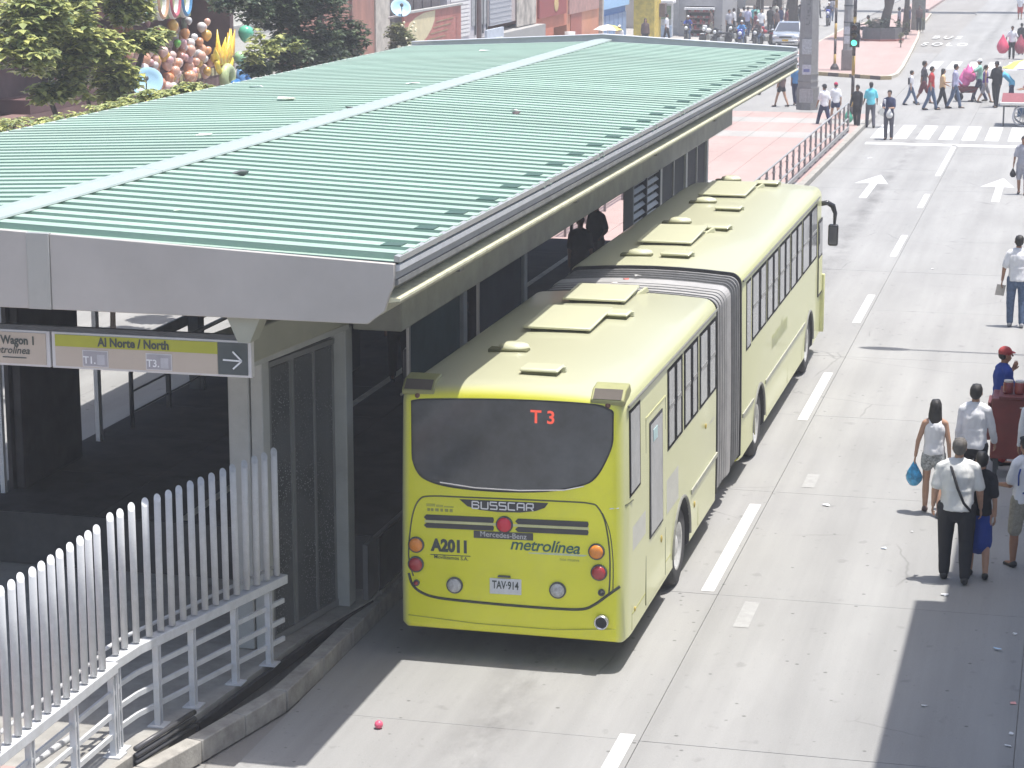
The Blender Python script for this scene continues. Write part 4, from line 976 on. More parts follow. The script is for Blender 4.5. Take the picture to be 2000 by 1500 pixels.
        H2 = MB(); H2.ell(hd+Vector((0,-.045,-.005)), (.080,.066,.070)); H2.xf(S); obj('hair', H2, hair_k, root, smooth=True)
    # bottoms
    bk, bmx = bottom; P = MB(); g = .016
    P.caps(J['pel']-Vector((0,0,.05)), J['pel']+Vector((0,0,.075)), .156*build+g*.5, .140*build+g*.4, ax=X, flat=.76)
    if bk == 'trousers':
        for (hp,kn,an,b) in legs: P.caps(hp, kn, .094*build+g*.6, .068*build+g*.5, n=12); P.caps(kn, an+Vector((0,0,.02)), .068*build+g*.5, .055+g*.5, n=12)
    elif bk in ('shorts','short_shorts'):
        t = .95 if bk == 'shorts' else .38
        for (hp,kn,an,b) in legs: P.caps(hp, hp+(kn-hp)*t, .094*build+g*.6, (.078 if bk=='shorts' else .09)*build+g*.7, n=12)
    elif bk == 'skirt':
        zt = J['pel'].z; zl = legs[0][1].z - .08
        prof = [(.145*build, zt+.05),(.175*build, zt-.05),(.20*build, zt-.25),(.225*build, zl),(.20*build, zl+.01),(.12*build, zt)]
        L_ = MB().lathe(prof[::-1], n=20, cap=False); L_.v = [(x,y*.78,z) for x,y,z in L_.v]; P = MB(); P.caps(Vector((0,0,zt)), Vector((0,0,zl+.12)), .165*build,.19*build, ax=X, flat=.78); P.caps(Vector((0,0,zl+.3)), Vector((0,0,zl+.10)), .19*build,.20*build, ax=X, flat=.8)
    P.xf(S); fuse(P, 'trousers' if bk=='trousers' else ('skirt' if bk=='skirt' else 'shorts'), vox, bmx, 1, .007 if near else .004, loc[1], root)
    # tops
    tk, tm = top; T_ = MB(); zb = J['pel'] + Vector((0,0,-.02 if tk != 'tank' else .03))
    hem = MB().lathe([(.166*build+g, zb.z-.05),(.160*build+g*.9, zb.z+.03),(.146*build+g*.8, J['waist'].z),(.150*build+g*.8, J['waist'].z+.06)], n=18); T_.add([(x,y*.78,z) for x,y,z in hem.v], hem.f); T_.caps(J['waist'], J['chest'], .146*build+g, .166*build+g, ax=X, flat=.70)
    T_.caps(J['chest'], J['neck0']-Vector((0,0,.065)), .166*build+g, .125, ax=X, flat=.66)
    if tk != 'tank':
        [T_.caps(J['neck0']+Vector((s*.03,0,.0)), J['neck0']+Vector((s*.155*build,0,-.050)), .074, .070, n=10) for s in (-1,1)]; T_.caps(J['neck0'],J['neck0']+Vector((0,0,.03)),.072,.064,n=10)
        for (sh,el,wr,d2) in (al, ar_):
            T_.caps(sh, sh+(el-sh)*.78 if tk == 'tee' else el, .056*math.sqrt(build)+g*.3, .056*math.sqrt(build)+g*.6 if tk=='tee' else .050*math.sqrt(build), n=12)
            if tk == 'long': T_.caps(el, wr-d2*.02, .052*build, .038, n=12)
    else:
        for s in (-1,1): T_.caps(J['chest']+Vector((s*.06,-.09,.05)), J['neck0']+Vector((s*.085,-.03,.012)), .022,.018); T_.caps(J['chest']+Vector((s*.06,.09,.05)), J['neck0']+Vector((s*.085,.03,.012)), .022,.018)
    T_.xf(S); fuse(T_, {'tee':'shirt','long':'shirt','tank':'vest'}[tk], vox, tm, 1, .017 if near else .006, loc[0]*3, root)
    # shoes
    sm = shoes or MAT('shoe_dark', (.03,.03,.03), .6)
    for (hp,kn,an,b) in legs:
        q = MB().caps(an+Vector((0,-.03,-.025)), an+Vector((0,.0,-.04)), .046,.046, n=10); q.caps(an+Vector((0,0,-.045)), an+Vector((0,.15,-.055)), .043,.036, n=10, ax=X, flat=.75)
        q.xf(S); obj('shoe', q, sm, root, smooth=True)
    root['_j'] = [0.0]; del root['_j']
    R = Matrix.Translation((loc[0],loc[1],z)) @ Matrix.Rotation(radians(face),4,'Z')
    return root, dict(wl=R@(al[2]*k+al[3]*.09*k), wr=R@(ar_[2]*k+ar_[3]*.09*k), head=R@(hd*k), hip=R@(J['pel']*k), J=J, k=k, R=R)
# ---- cloth colours
cW = cloth('white',(.72,.72,.74),.04); cW2 = cloth('offwhite',(.66,.66,.64),.04); cBk = cloth('black',(.034,.034,.038)); cNv = cloth('navy',(.035,.045,.10)); cJn = cloth('jeans',(.10,.14,.22),.3,20)
cKh = cloth('khaki',(.30,.28,.23),.25,25); cBl = cloth('blue',(.03,.06,.26)); cRd = cloth('red',(.45,.05,.05)); cYl = cloth('yellow',(.66,.45,.25)); cLi = cloth('lilac',(.42,.42,.58),.2,30)
cGy = cloth('grey',(.38,.38,.42)); cTe = cloth('teal',(.10,.42,.50)); cGn = cloth('green',(.28,.52,.42)); cPu = cloth('purple',(.13,.08,.26)); cMr = cloth('maroon',(.16,.05,.06)); cBr = cloth('brown',(.13,.09,.085)); cDn = cloth('denim_pattern',(.32,.33,.33),.75,38)
grp = 'people crossing at the far junction'
# near group
man, A1 = person((-1.22,27.5), 2, 1.80, 'stocky man in white short-sleeved shirt and black trousers, dark strap over his back', skinB, ('tee',cW2), ('trousers',cBk), ('short',hair_g), .12, ((-.1,.55,.22),(.05,.3,.2)), build=1.2, near=True)
strap = MB().tube([(-.09,-.02,1.47),(-.06,-.15,1.40),(.0,-.165,1.2),(.07,-.165,1.02),(.14,-.12,.92),(.15,.05,.92),(.05,.15,1.15),(-.05,.13,1.4),(-.09,-.02,1.47)], .016, 6)
s_ = obj('shoulder_strap', strap, cBk, None, smooth=True); s_.location = (-1.22,27.5,0); s_.rotation_euler = (0,0,radians(2)); s_.scale = (1.17,1.15,1.03); tag(s_, 'dark bag strap across the back of the stocky man in a white shirt', 'bag strap')
wom, A2 = person((-1.70,30.6), 6, 1.60, 'woman with long dark hair, white sleeveless top and patterned shorts, holding a blue bag', skinB, ('tank',cW), ('short_shorts',cDn), ('long',None), .22, ((.05,.1,.30),(-.1,.1,.2)), shoes=cBr, near=True, build=.92)
def sack(name, p, r, m, label, cat='bag', hz=.0, seed=0, group=None, neck=True, par=None):
    mb = MB().lathe([(.001,-r*1.35),(r*.55,-r*1.25),(r*.92,-r*.75),(r,-r*.25),(r*.82,r*.35),(r*.45,r*.95),(r*.15,r*1.5),(r*.12,r*1.7)][::1], n=18)
    me = mb.mesh(name)
    for v in me.vertices: v.co += v.co.normalized()*noise.noise(v.co*9/r*.12+Vector((seed,0,0)))*r*.14
    o = link(name, me, m, None, smooth=True); o.location = (p[0],p[1],p[2]-r*1.6); tag(o, label, cat, group); return o
blue_pl = MAT('blue_plastic', (.03,.30,.55), .25, .6, 14, bump=.8, bscale=25, spec=.7)
sack('plastic_bag', A2['wl'], .115, blue_pl, 'full shiny blue plastic bag hanging from the hand of the woman in shorts')
person((-1.18,30.9), -4, 1.78, 'man in a white long-sleeved shirt and dark trousers walking away beside the woman in shorts', skinB, ('long',cW), ('trousers',cBk), ('short',None), .2, ((-.1,.2,.12),(.25,.35,.22)), near=True)
person((-.95,27.75), 5, 1.58, 'woman in a long blue skirt and dark top, half hidden behind the stocky man', skinB, ('tee',cBk), ('skirt',cBl), ('short',None), .12, build=.95, near=True)
pol, A3 = person((-.42,28.3), 38, 1.68, 'man in a white polo shirt with blue stripes and khaki shorts at the right edge', skinA, ('tee',cW), ('shorts',cKh), ('short',None), .1, ((.2,1.2,.1),(.25,1.2,.1)), near=True, build=1.05)
for pts in ([(-.17,-.11,1.33),(-.20,-.12,1.25),(-.20,-.125,1.12)],[(-.13,-.13,1.02),(-.05,-.155,.98)],[(.15,-.12,1.35),(.19,-.13,1.22),(.17,-.135,1.05)]):
    obj('blue_piping', MB().tube(pts,.012,6), cBl, pol, smooth=True)
person((-.90,33.75), -70, 1.76, 'vendor in a red cap and blue shirt, hand at his mouth, behind the red stall', skinA, ('tee',cBl), ('trousers',cRd), ('cap',cloth('cap_red',(.38,.07,.07))), .0, ((.4,2.2,.25),(.3,1.6,.1)), near=True, build=1.15)
person((-.35,31.2), 10, 1.72, 'man in a white shirt cut off by the right edge next to the red stall', skinA, ('long',cW), ('trousers',cBk), ('short',None), .1, near=True)
tee, A4 = person((-1.02,45.2), 4, 1.80, 'man in a white t-shirt and faded jeans walking away, holding a sheet of paper', skinA, ('tee',cW), ('trousers',cJn), ('short',None), .06, ((.0,.12,.28),(.1,.3,.1)), shoes=cloth('shoe_pale',(.4,.4,.42)), near=True, build=1.05)
pp = obj('paper', MB().box(-.09,.09,-.004,.004,-.22,.0), cloth('newsprint',(.45,.42,.38)), None); pp.location = A4['wl']; pp.rotation_euler = (.1,.15,.3); tag(pp, 'folded printed paper in the left hand of the man in a white t-shirt', 'paper')
gy, A5 = person((-1.50,66.3), 175, 1.66, 'person in a light grey t-shirt and grey shorts facing the camera at the right edge', skinA, ('tee',cGy), ('shorts',cGy), ('short',None), .12, ((.0,.1,.1),(.1,.1,.25)))
sack('handbag', A5['wr'], .09, cBk, 'small black bag hanging from the hand of the person in grey')
# far groups
nv, A6 = person((-6.53,80.8), 172, 1.72, 'man in navy and white shirt standing on the near crossing, hands on a white bag', skinB, ('tee',cNv), ('trousers',cloth('dark_grey',(.10,.10,.12))), ('short',None), .0, ((.35,1.3,.1,.5),(.35,1.3,.1,.5)))
obj('white_panel', MB().box(.10,.19,-.02,.10,1.1,1.42), cW, nv, bevel=.02)
b = sack('white_bag', (-6.50,80.62,1.12), .12, cW2, 'white bag held at the waist of the man standing on the crossing')
bp = obj('backpack', MB().ell((0,0,0),(.17,.10,.24)), cNv, None, smooth=True); bp.location = (-6.6,80.97,1.22); tag(bp, 'dark backpack on the man standing on the crossing', 'backpack')
person((-9.22,84.4), 40, 1.66, 'man in a white shirt, navy trousers and dark cap striding left of the far railing', skinA, ('tee',cW), ('trousers',cNv), ('cap',cBk), .42, ((.3,.2),(-.3,.3)))
person((-9.0,86.3), 30, 1.55, 'woman with a red headscarf, white top and very short dark skirt', skinB, ('tee',cW), ('short_shorts',cNv), ('bandana',cloth('scarf_red',(.45,.04,.10))), .3, ((.2,.3),(-.3,.3)))
_, A7 = person((-7.98,84.2), 165, 1.62, 'person dressed in black carrying a green bag at the end of the far railing', skinD, ('long',cBk), ('trousers',cBk), ('short',None), .15, ((.1,.2,.1),(.1,.3,.25)))
sack('green_bag', (A7['wr'][0]-.02,A7['wr'][1],A7['wr'][2]-.02), .17, MAT('green_plastic',(.06,.34,.22),.35,.2), 'green carrier bag held by the person in black')
_, A8 = person((-7.55,84.9), 15, 1.68, 'man in a bright cyan shirt and grey trousers carrying a pale box beside the kerb', skinD, ('tee',cloth('cyan',(.16,.60,.70))), ('trousers',cloth('dark_grey',(.10,.10,.12))), ('short',None), .2, ((.2,.5,.2),(.2,.4,.3)))
bx = obj('box', MB().box(-.16,.16,-.2,.2,-.16,.16), MAT('white_card',(.68,.67,.62),.7), None, bevel=.03); bx.location = (A8['wr'][0]+.22,A8['wr'][1],A8['wr'][2]-.2); bx.rotation_euler = (.2,.5,.3); tag(bx, 'pale box carried at the side of the man in cyan', 'box')
person((-11.9,92.8), 60, 1.62, 'woman in a dark brown dress walking by the concrete pillar', skinB, ('tee',cBr), ('short_shorts',cBk), ('long',None), .35)
person((-11.4,93.6), 170, 1.76, 'man in a blue shirt and dark trousers half hidden by the concrete pillar', skinA, ('tee',cloth('sky_blue',(.08,.25,.50))), ('trousers',cNv), ('cap',cW), .2)
person((-6.35,95.7), -85, 1.80, 'tall man in a dark shirt and maroon shorts, leftmost of the line crossing the street', skinA, ('tee',cloth('charcoal',(.07,.065,.075))), ('shorts',cMr), ('short',None), .40, ((.5,.2),(-.3,.2)), group=grp)
boy, _b = person((-6.80,94.9), -85, 1.45, 'boy in a black and white shirt and jeans walking beside the tall man in shorts', skinB, ('tee',cW), ('trousers',cJn), ('short',None), .40, group=grp)
obj('black_panel', MB().box(-.15,.15,-.14,-.08,.85,1.12), cBk, boy, bevel=.02)
person((-5.85,92.8), -88, 1.76, 'man in a red shirt and light jeans crossing the street', skinB, ('tee',cRd), ('trousers',cJn), ('short',None), .30, group=grp)
person((-5.45,93.6), -80, 1.62, 'woman in a peach top and black trousers between the red and the lilac shirts', skinB, ('tee',cYl), ('trousers',cBk), ('long',None), .30, ((.4,1.2),(.2,.9)), group=grp)
person((-4.96,93.8), -90, 1.80, 'man in a checked lilac shirt and jeans crossing the street', skinA, ('long',cLi), ('trousers',cJn), ('short',None), .30, ((.3,.5),(-.2,.2)), group=grp)
person((-4.15,97.3), 95, 1.80, 'man in a white cap and pale green shirt pushing the pink load', skinA, ('tee',cGn), ('trousers',cNv), ('cap',cW), .35, ((1.0,.2),(1.0,.2)), group=grp)
person((-3.88,96.8), -80, 1.60, 'woman in a purple top and grey patterned skirt crossing the street', skinB, ('tank',cPu), ('shorts',cloth('print_grey',(.30,.28,.30),.4,30)), ('ponytail',None), .40, group=grp)
person((-3.35,94.6), 150, 1.86, 'tall man all in black with a black cap, last of the line crossing the street', skinD, ('long',cBk), ('trousers',cBk), ('cap',cBk), .15, ((.0,.2,.15),(.3,1.4)), group=grp)
_, A9 = person((-3.68,124.3), 180, 1.72, 'man in a white shirt carrying two big red bags far up the street', skinD, ('tee',cW), ('trousers',cBk), ('short',None), .05, ((.0,.2,.45),(.0,.2,.45)))
rp = MAT('red_plastic', (.62,.07,.14), .35, .25, 8)
sack('red_bag', (A9['wr'][0]-.12,A9['wr'][1]-.1,A9['wr'][2]+.45), .33, rp, 'large bright red bag on the left in the picture, carried up the street')
sack('red_bag', (A9['wl'][0]+.12,A9['wl'][1]-.1,A9['wl'][2]+.45), .33, MAT('dark_red_plastic',(.30,.05,.08),.35,.3,8), 'large dark red bag on the right in the picture, carried up the street')
person((-4.45,166), 0, 1.70, 'person in a white top and red trousers at the top right corner', skinA, ('tee',cW), ('shorts',cRd), ('short',None), .15)
person((-3.3,128), 0, 1.7, 'person in dark clothes at the right edge behind the man with the red bags', skinD, ('tee',cBk), ('trousers',cBk), ('short',None), .2)
# wheelbarrow with pink load
wb = empty('wheelbarrow', (-4.62,97.2,0), label='wheelbarrow heaped with bright pink bags in the middle of the crossing', cat='wheelbarrow')
obj('tray', MB().add([(-.45,-.3,.62),(.45,-.3,.62),(.45,.3,.62),(-.45,.3,.62),(-.25,-.2,.38),(.3,-.2,.38),(.3,.2,.38),(-.25,.2,.38)],[(4,5,6,7),(0,1,5,4),(1,2,6,5),(2,3,7,6),(3,0,4,7)]), cMr, wb)
obj('wheel', MB().lathe([(.19,-.03),(.19,.03),(.12,.03),(.12,-.03)], c=(-.35,0,.19), axis='y', n=18), black, wb)
obj('handle', MB().tube([(-.4,-.2,.3),(.2,-.25,.5),(.8,-.28,.75)],.02,6).tube([(-.4,.2,.3),(.2,.25,.5),(.8,.28,.75)],.02,6), steel_d, wb)
obj('stand', MB().tube([(.25,-.22,.4),(.35,-.22,0)],.02,6).tube([(.25,.22,.4),(.35,.22,0)],.02,6), steel_d, wb)
pk1 = MAT('pink_plastic',(.75,.16,.38),.35,.2,8)
for i,(x,y,z,r) in enumerate(((-.15,0,1.05,.26),(.12,.08,1.15,.22),(.0,-.1,1.25,.2))): 
    sack('pink_bag', (-4.62+x,97.2+y,z+.3), r, pk1, ('pink bag on the wheelbarrow, lowest and largest','pink bag on the wheelbarrow, right one','pink bag on top of the wheelbarrow load')[i], seed=i)

# red vendor stall
stl = empty('vendor_stall', (-.52,33.1,0), label='red painted street stall box on legs, partly in shade at the right edge', cat='stall')
redp = MAT('stall_red', (.20,.05,.042), .45, .15, 4, dirt=.2); dred = MAT('stall_dark_red', (.17,.045,.042), .5, .2, 4)
obj('cabinet', MB().box(-.50,.9,-.30,.35,.30,1.20), redp, stl, bevel=.015)
obj('counter', MB().box(-.40,.95,-.36,.40,1.205,1.25), dred, stl, bevel=.01)
obj('side_shelf', MB().box(-.56,-.505,-.2,.3,.55,1.12), dred, stl, bevel=.01)
for x in (-.42,.8):
    for y in (-.24,.28): obj('leg', MB().box(x-.03,x+.03,y-.03,y+.03,0,.30), steel_d, stl)
obj('trim', MB().box(-.1,.8,-.312,-.302,1.07,1.09), MAT('trim_pale',(.6,.55,.5),.5), stl); obj('handle', MB().box(-.05,.35,-.314,-.304,.98,.995), MAT('trim_pale',(.6,.55,.5)), stl)
for i,(x,c_) in enumerate(((-.28,(.22,.04,.04)),(-.12,(.30,.06,.05)),(.06,(.18,.05,.05)),(.24,(.30,.06,.05)))):
    j = obj('jar', MB().lathe([(.07,0),(.075,.02),(.075,.15),(.06,.17)], n=16), MAT('jar_%d'%i,c_,.2,.2,20,spec=.7), None, smooth=True); j.location = (-.52+x,32.98,1.252)
    lid = obj('lid', MB().lathe([(.065,.17),(.065,.195)], n=16), MAT('trim_pale',(.6,.55,.5)), j)
    tag(j, ('dark red jar at the left end of the stall counter','red jar, second from the left on the stall counter','dark jar, third from the left on the stall counter','red jar at the right end of the stall counter')[i], 'jar')
# fruit cart with big wheels, parasols, bicycle
ct = empty('fruit_cart', (-1.95,87.2,0), label='hand cart with maroon cloth and spoked wheels at the right edge of the junction', cat='cart')
obj('bed', MB().box(-.95,1.2,-.75,.75,.80,.92), MAT('cart_white',(.68,.66,.62),.5,.1), ct, bevel=.03); obj('cloth_cover', MB().add([(-.9,-.7,.93),(1.15,-.7,.93),(1.15,.7,1.15),(-.9,.7,1.15),(-.9,-.7,.90),(1.15,-.7,.90),(1.15,.7,.90),(-.9,.7,.90)],[(0,1,2,3),(0,4,5,1),(1,5,6,2),(2,6,7,3),(3,7,4,0)]), MAT('maroon_cloth',(.22,.06,.07),.7,.2,8), ct)
for y in (-.62,.62):
    obj('wheel', MB().lathe([(.36,-.025),(.39,0),(.36,.025),(.33,.025),(.33,-.025),(.36,-.025)], c=(-.1,y,.39), axis='y', n=28, cap=False), MAT('wheel_pale',(.55,.55,.57),.4), ct)
    sp = MB(); [sp.tube([(-.1,y,.39),(-.1+.34*cos(2*pi*k/12),y,.39+.34*sin(2*pi*k/12))],.009,4) for k in range(12)]; obj('spokes', sp, alu, ct)
for x in (-.8,1.0): obj('leg', MB().box(x-.03,x+.03,-.6,-.54,0,.8), steel_d, ct)
obj('axle', MB().box(-.3,.9,-.5,.5,.35,.75), MAT('blue_frame',(.05,.12,.25),.5,.2), ct)
for i in range(5):
    o = obj('mango', MB().ell((0,0,0),(.15,.10,.08)), MAT('mango',(.65,.38,.12),.5,.15,8), None, smooth=True); o.location = (-1.75+.26*(i%3),87.3+.25*(i//3),1.16+.0); o.rotation_euler = (0,0,i)
    tag(o, 'yellow orange fruit on the cart, '+('front left','front middle','front right','back left','back right')[i], 'fruit', 'fruit on the hand cart')
def parasol(loc, r, cols_, label, h=2.1, tilt=0):
    u = empty('parasol', loc, label=label, cat='parasol'); n = len(cols_)
    obj('pole', MB().tube([(0,0,0),(0,0,h)],.022,8), alu, u)
    for k in range(n):
        a0 = 2*pi*k/n+tilt; a1 = 2*pi*(k+1)/n+tilt
        v = [(0,0,h),(r*.55*cos(a0),r*.55*sin(a0),h-.10*r),(r*.55*cos(a1),r*.55*sin(a1),h-.10*r),(r*cos(a0),r*sin(a0),h-.36*r),(r*cos(a1),r*sin(a1),h-.36*r),
             (r*cos((a0+a1)/2)*.95,r*sin((a0+a1)/2)*.95,h-.32*r)]
        obj('canopy_panel', MB().add(v,[(0,1,2),(1,3,5,4,2)]), cols_[k], u)
    obj('tip', MB().tube([(0,0,h),(0,0,h+.08)],.015,6), steel_d, u)
    return u
py = MAT('parasol_yellow',(.72,.66,.14),.6); pv = MAT('parasol_lilac',(.55,.52,.72),.6); pg = MAT('parasol_green',(.10,.38,.26),.6); pw = MAT('parasol_white',(.75,.74,.70),.6); prd = MAT('parasol_red',(.60,.12,.10),.6)
parasol((-2.15,95.9,0), 1.05, [pv,pv,py,py,py,pv,pv,py], 'yellow and lilac parasol over the cart at the right edge', 1.9, .2)
person((-2.75,95.2), 95, 1.62, 'person in a sky blue top leaning over beside the parasol at the right edge', skinA, ('tee',cloth('sky_blue2',(.12,.42,.62))), ('trousers',cNv), ('short',None), .15, ((.8,.5),(.8,.5)), lean=.9)
person((-1.9,91.0), 100, 1.60, 'seated vendor in a pink top behind the fruit cart', skinB, ('tee',cloth('pinkish',(.55,.30,.28))), ('trousers',cBr), ('short',None), .05, ((.6,.8),(.6,.8)), lean=.3)

def bicycle_wheel(mb, c, r, axis='x'):
    n = 24
    pts = [(c[0], c[1]+r*cos(2*pi*k/n), c[2]+r*sin(2*pi*k/n)) for k in range(n+1)]; mb.tube(pts, .025, 6, False)
def motorbike(loc, face, body_m, label):
    m = empty('motorbike', (loc[0],loc[1],0), radians(face), label, 'motorbike', 'motorbikes in the street beyond the station')
    for y,nm in ((-.62,'wheel'),(.66,'wheel')):
        obj(nm, MB().lathe([(.22,-.05),(.29,-.055),(.31,-.02),(.31,.02),(.29,.055),(.22,.05)], c=(0,y,.31), axis='x', n=24), tyre_m, m, smooth=True)
        obj('hub', MB().lathe([(.23,-.012),(.23,.012)], c=(0,y,.31), axis='x', n=16), alu, m)
    obj('engine', MB().box(-.13,.13,-.2,.22,.24,.55), alu, m, bevel=.04)
    obj('tank', MB().ell((0,.16,.80),(.14,.28,.13)), body_m, m, smooth=True)
    obj('seat', MB().box(-.13,.13,-.72,-.06,.74,.84), black, m, bevel=.04)
    obj('tail', MB().box(-.10,.10,-.86,-.55,.62,.74), body_m, m, bevel=.03)
    obj('fork', MB().tube([(-.08,.66,.31),(-.08,.46,.98)],.025,6).tube([(.08,.66,.31),(.08,.46,.98)],.025,6), steel_d, m)
    obj('handlebar', MB().tube([(-.36,.30,1.04),(-.12,.44,1.0),(.12,.44,1.0),(.36,.30,1.04)],.017,6), steel_d, m)
    obj('headlight', MB().ell((0,.58,.88),(.11,.08,.11)), MAT('headlamp',(.7,.72,.72),.15,spec=.7), m, smooth=True)
    obj('fairing', MB().box(-.15,.15,.40,.56,.80,1.12), body_m, m, bevel=.06)
    obj('front_mudguard', MB().box(-.07,.07,.42,.86,.60,.65), body_m, m, bevel=.02)
    for s in (-1,1): obj('mirror', MB().tube([(s*.22,.38,1.04),(s*.28,.36,1.22)],.01,4).ell((s*.30,.36,1.26),(.06,.02,.04),8,5), steel_d, m)
    return m
def rider(loc, face, label, top, cap, skin=skinA):
    return person(loc, face, 1.72, label, skin, ('tee',top), ('trousers',cJn), cap, .3, ((.9,.4,.3),(.9,.4,.3)), pose='sit', lean=.25, z=.08)
mb_red = MAT('bike_red',(.4,.03,.03),.3,coat=1); mb_blue = MAT('bike_blue',(.03,.06,.4),.3,coat=1); mb_blk = MAT('bike_black',(.02,.02,.02),.3,coat=1); mb_wh = MAT('bike_white',(.7,.7,.7),.3,coat=1)
helm = MAT('helmet_white',(.7,.7,.7),.2)
bk = [(-19.0,129.6,180,mb_blue,'motorbike with white fairing and blue rider, waiting beyond the far roof edge',cloth('sky_blue',(.08,.25,.50)),'rider in a white helmet and blue shirt beyond the far roof edge'),
      (-18.2,130.4,175,mb_blk,'dark motorbike beside the blue one beyond the far roof edge',cBr,'rider in brown beside the blue motorbike'),
      (-20.3,130.4,150,mb_blk,'dark motorbike parked in front of the grey kiosk building',None,None),
      (-22.9,134.2,180,mb_blk,'motorbike by the yellow pillar',cBl,'rider in a blue shirt by the yellow pillar'),
      (-16.75,154.5,180,mb_blue,'bright blue motorbike riding toward the camera near the silver car',cNv,'rider on the bright blue motorbike behind the silver car'),
      (-18.9,156.5,160,mb_blk,'dark motorbike farther up the left street',cBk,'rider in black farther up the left street'),
      (-12.6,137.2,80,mb_blk,'black motorbike parked on the island by the planter',cloth('olive_yellow',(.42,.44,.16)),'person in an olive yellow shirt sitting on the black motorbike by the planter')]
for (x,y,f,bm_,lab,tp,rl_) in bk:
    motorbike((x,y),f,bm_,lab)
    if tp: 
        a = radians(f); rider((x+.25*sin(a),y-.25*cos(a)), f, rl_, tp, ('short',None) if 'olive' in rl_ else ('bandana',helm))
# silver car
car = empty('parked_car', (-16.5,131.9,0), radians(180), 'silver hatchback facing the camera beside the concrete pillar', 'car')
silver = MAT('car_silver', (.50,.52,.53), .25, .04, 3, metal=.5, coat=1)
def car_body():
    # side profile stations along y with widths, hull lofted
    st_ = [(-2.05,.55,.42,.62,.62),(-1.95,.78,.30,.78,.70),(-1.2,.84,.25,.92,.80),(-.5,.86,.25,.94,.82),(.9,.86,.25,.95,.82),(1.5,.84,.25,.90,.80),(1.98,.78,.28,.80,.70),(2.08,.6,.4,.66,.6)]
    secs = []
    for (y,w,z0,z1,w1) in st_:
        secs.append((y,[(-w*.9,z0),(-w,z0+.12),(-w,z1-.18),(-w1,z1),(0,z1+.03),(w1,z1),(w,z1-.18),(w,z0+.12),(w*.9,z0)]))
    return loft(secs,'car_body')
obj('body', car_body(), silver, car, smooth=True, bevel=.02)
cabin = loft([(-1.75,[(-.62,.9),(-.55,1.0),(.55,1.0),(.62,.9)]),(-1.35,[(-.76,.9),(-.58,1.38),(.58,1.38),(.76,.9)]),(.1,[(-.78,.9),(-.60,1.44),(.60,1.44),(.78,.9)]),(.45,[(-.78,.9),(-.58,1.38),(.58,1.38),(.78,.9)]),(1.15,[(-.74,.9),(-.66,.96),(.66,.96),(.74,.9)])],'c')
obj('cabin', cabin, MAT('car_glass',(.05,.06,.08),.08,.2,spec=.8), car)
obj('roof', MB().add([(-.59,-1.38,1.392),(.59,-1.38,1.392),(.61,.1,1.452),(-.61,.1,1.452),(.57,.46,1.385),(-.57,.46,1.385)],[(0,1,2,3),(3,2,4,5)]), silver, car)
for s in (-1,1):
    obj('pillar', MB().beam((s*.585,.44,1.385),(s*.72,1.14,.94),.07,.05), silver, car); obj('pillar', MB().beam((s*.60,-1.35,1.385),(s*.66,-1.75,.95),.09,.05), silver, car)
    obj('headlight', MB().ell((s*.58,1.99,.68),(.20,.07,.08)), MAT('headlamp',(.7,.72,.72)), car, smooth=True); obj('mirror', MB().ell((s*.92,.75,.98),(.11,.06,.07)), silver, car, smooth=True)
    for y in (-1.3,1.28): obj('wheel', MB().lathe([(.20,-.09),(.29,-.1),(.31,-.06),(.31,.06),(.29,.1),(.20,.09)], c=(s*.78,y,.31), axis='x', n=24), tyre_m, car); 
obj('grille', MB().box(-.36,.36,2.03,2.09,.60,.70), black, car, bevel=.01); obj('bumper', MB().box(-.72,.72,1.96,2.12,.33,.50), silver, car, bevel=.04); obj('number_plate', MB().box(-.17,.17,2.12,2.13,.42,.52), yellow_p, car); obj('air_intake', MB().box(-.55,.55,2.08,2.125,.335,.38), black, car)
for s in (-1,1): obj('wiper', MB().beam((s*.1,1.12,.99),(s*.45,.75,1.2),.015,.01), black, car)

# ------------------------------------------------------------ poles, lights, rails
pillar_m = MAT('pillar_concrete', (.27,.265,.26), .8, .12, 3, bump=.3, dirt=.35, dscale=2, dcol=(.18,.17,.17))
col = empty('concrete_pillar', (-10.52,90.2,.0), label='thick tapering octagonal concrete pole with pasted posters at the plaza corner', cat='pillar')
def octo(r0,r1,z0,z1,m,nm='shaft'): return obj(nm, MB().lathe([(r0,z0),(r1,z1)], n=8), m, col)
o = octo(.42,.30,.15,12,pillar_m); o.rotation_euler = (0,0,pi/8)
for z,r in ((.15,.46),(1.25,.44),(1.55,.435)): o = obj('band', MB().lathe([(r,z),(r-.004,z+(.9 if z<.2 else .05))], n=8), MAT('pillar_base',(.23,.225,.22),.85,.2,4,dirt=.4), col); o.rotation_euler = (0,0,pi/8)
for (z0,z1,x0,x1,m_) in ((.45,1.0,-.28,.26,(.36,.35,.35)),(1.55,1.95,-.20,.16,(.48,.48,.52)),(1.95,1.96,-.2,.2,(.2,.2,.2)),(2.35,2.95,-.22,.16,(.40,.41,.42))):
    obj('poster', MB().box(x0,x1,-.432,-.424,z0,z1), MAT('poster_%d'%int(z0*100),m_,.7,.3,14), col)
obj('poster_print', MB().box(-.14,.10,-.436,-.433,1.66,1.78), MAT('poster_blue',(.16,.17,.36),.7), col)
for (x,z,w,h_) in ((-.04,3.52,.14,.06),(.04,3.60,.05,.12),(-.06,3.74,.08,.05),(.0,3.86,.10,.05),(-.02,4.02,.06,.14),(.05,4.1,.05,.2),(.0,4.3,.12,.05),(.05,4.45,.05,.2)): obj('worn_stencil', MB().box(x-w/2,x+w/2,-.395,-.388,z-h_/2,z+h_/2), MAT('stencil_grey',(.19,.19,.185),.9,.3,20), col)
yb = MAT('mast_yellow', (.42,.28,.08), .5, .15, 4); bkm = MAT('mast_black', (.06,.05,.05), .5, .15)
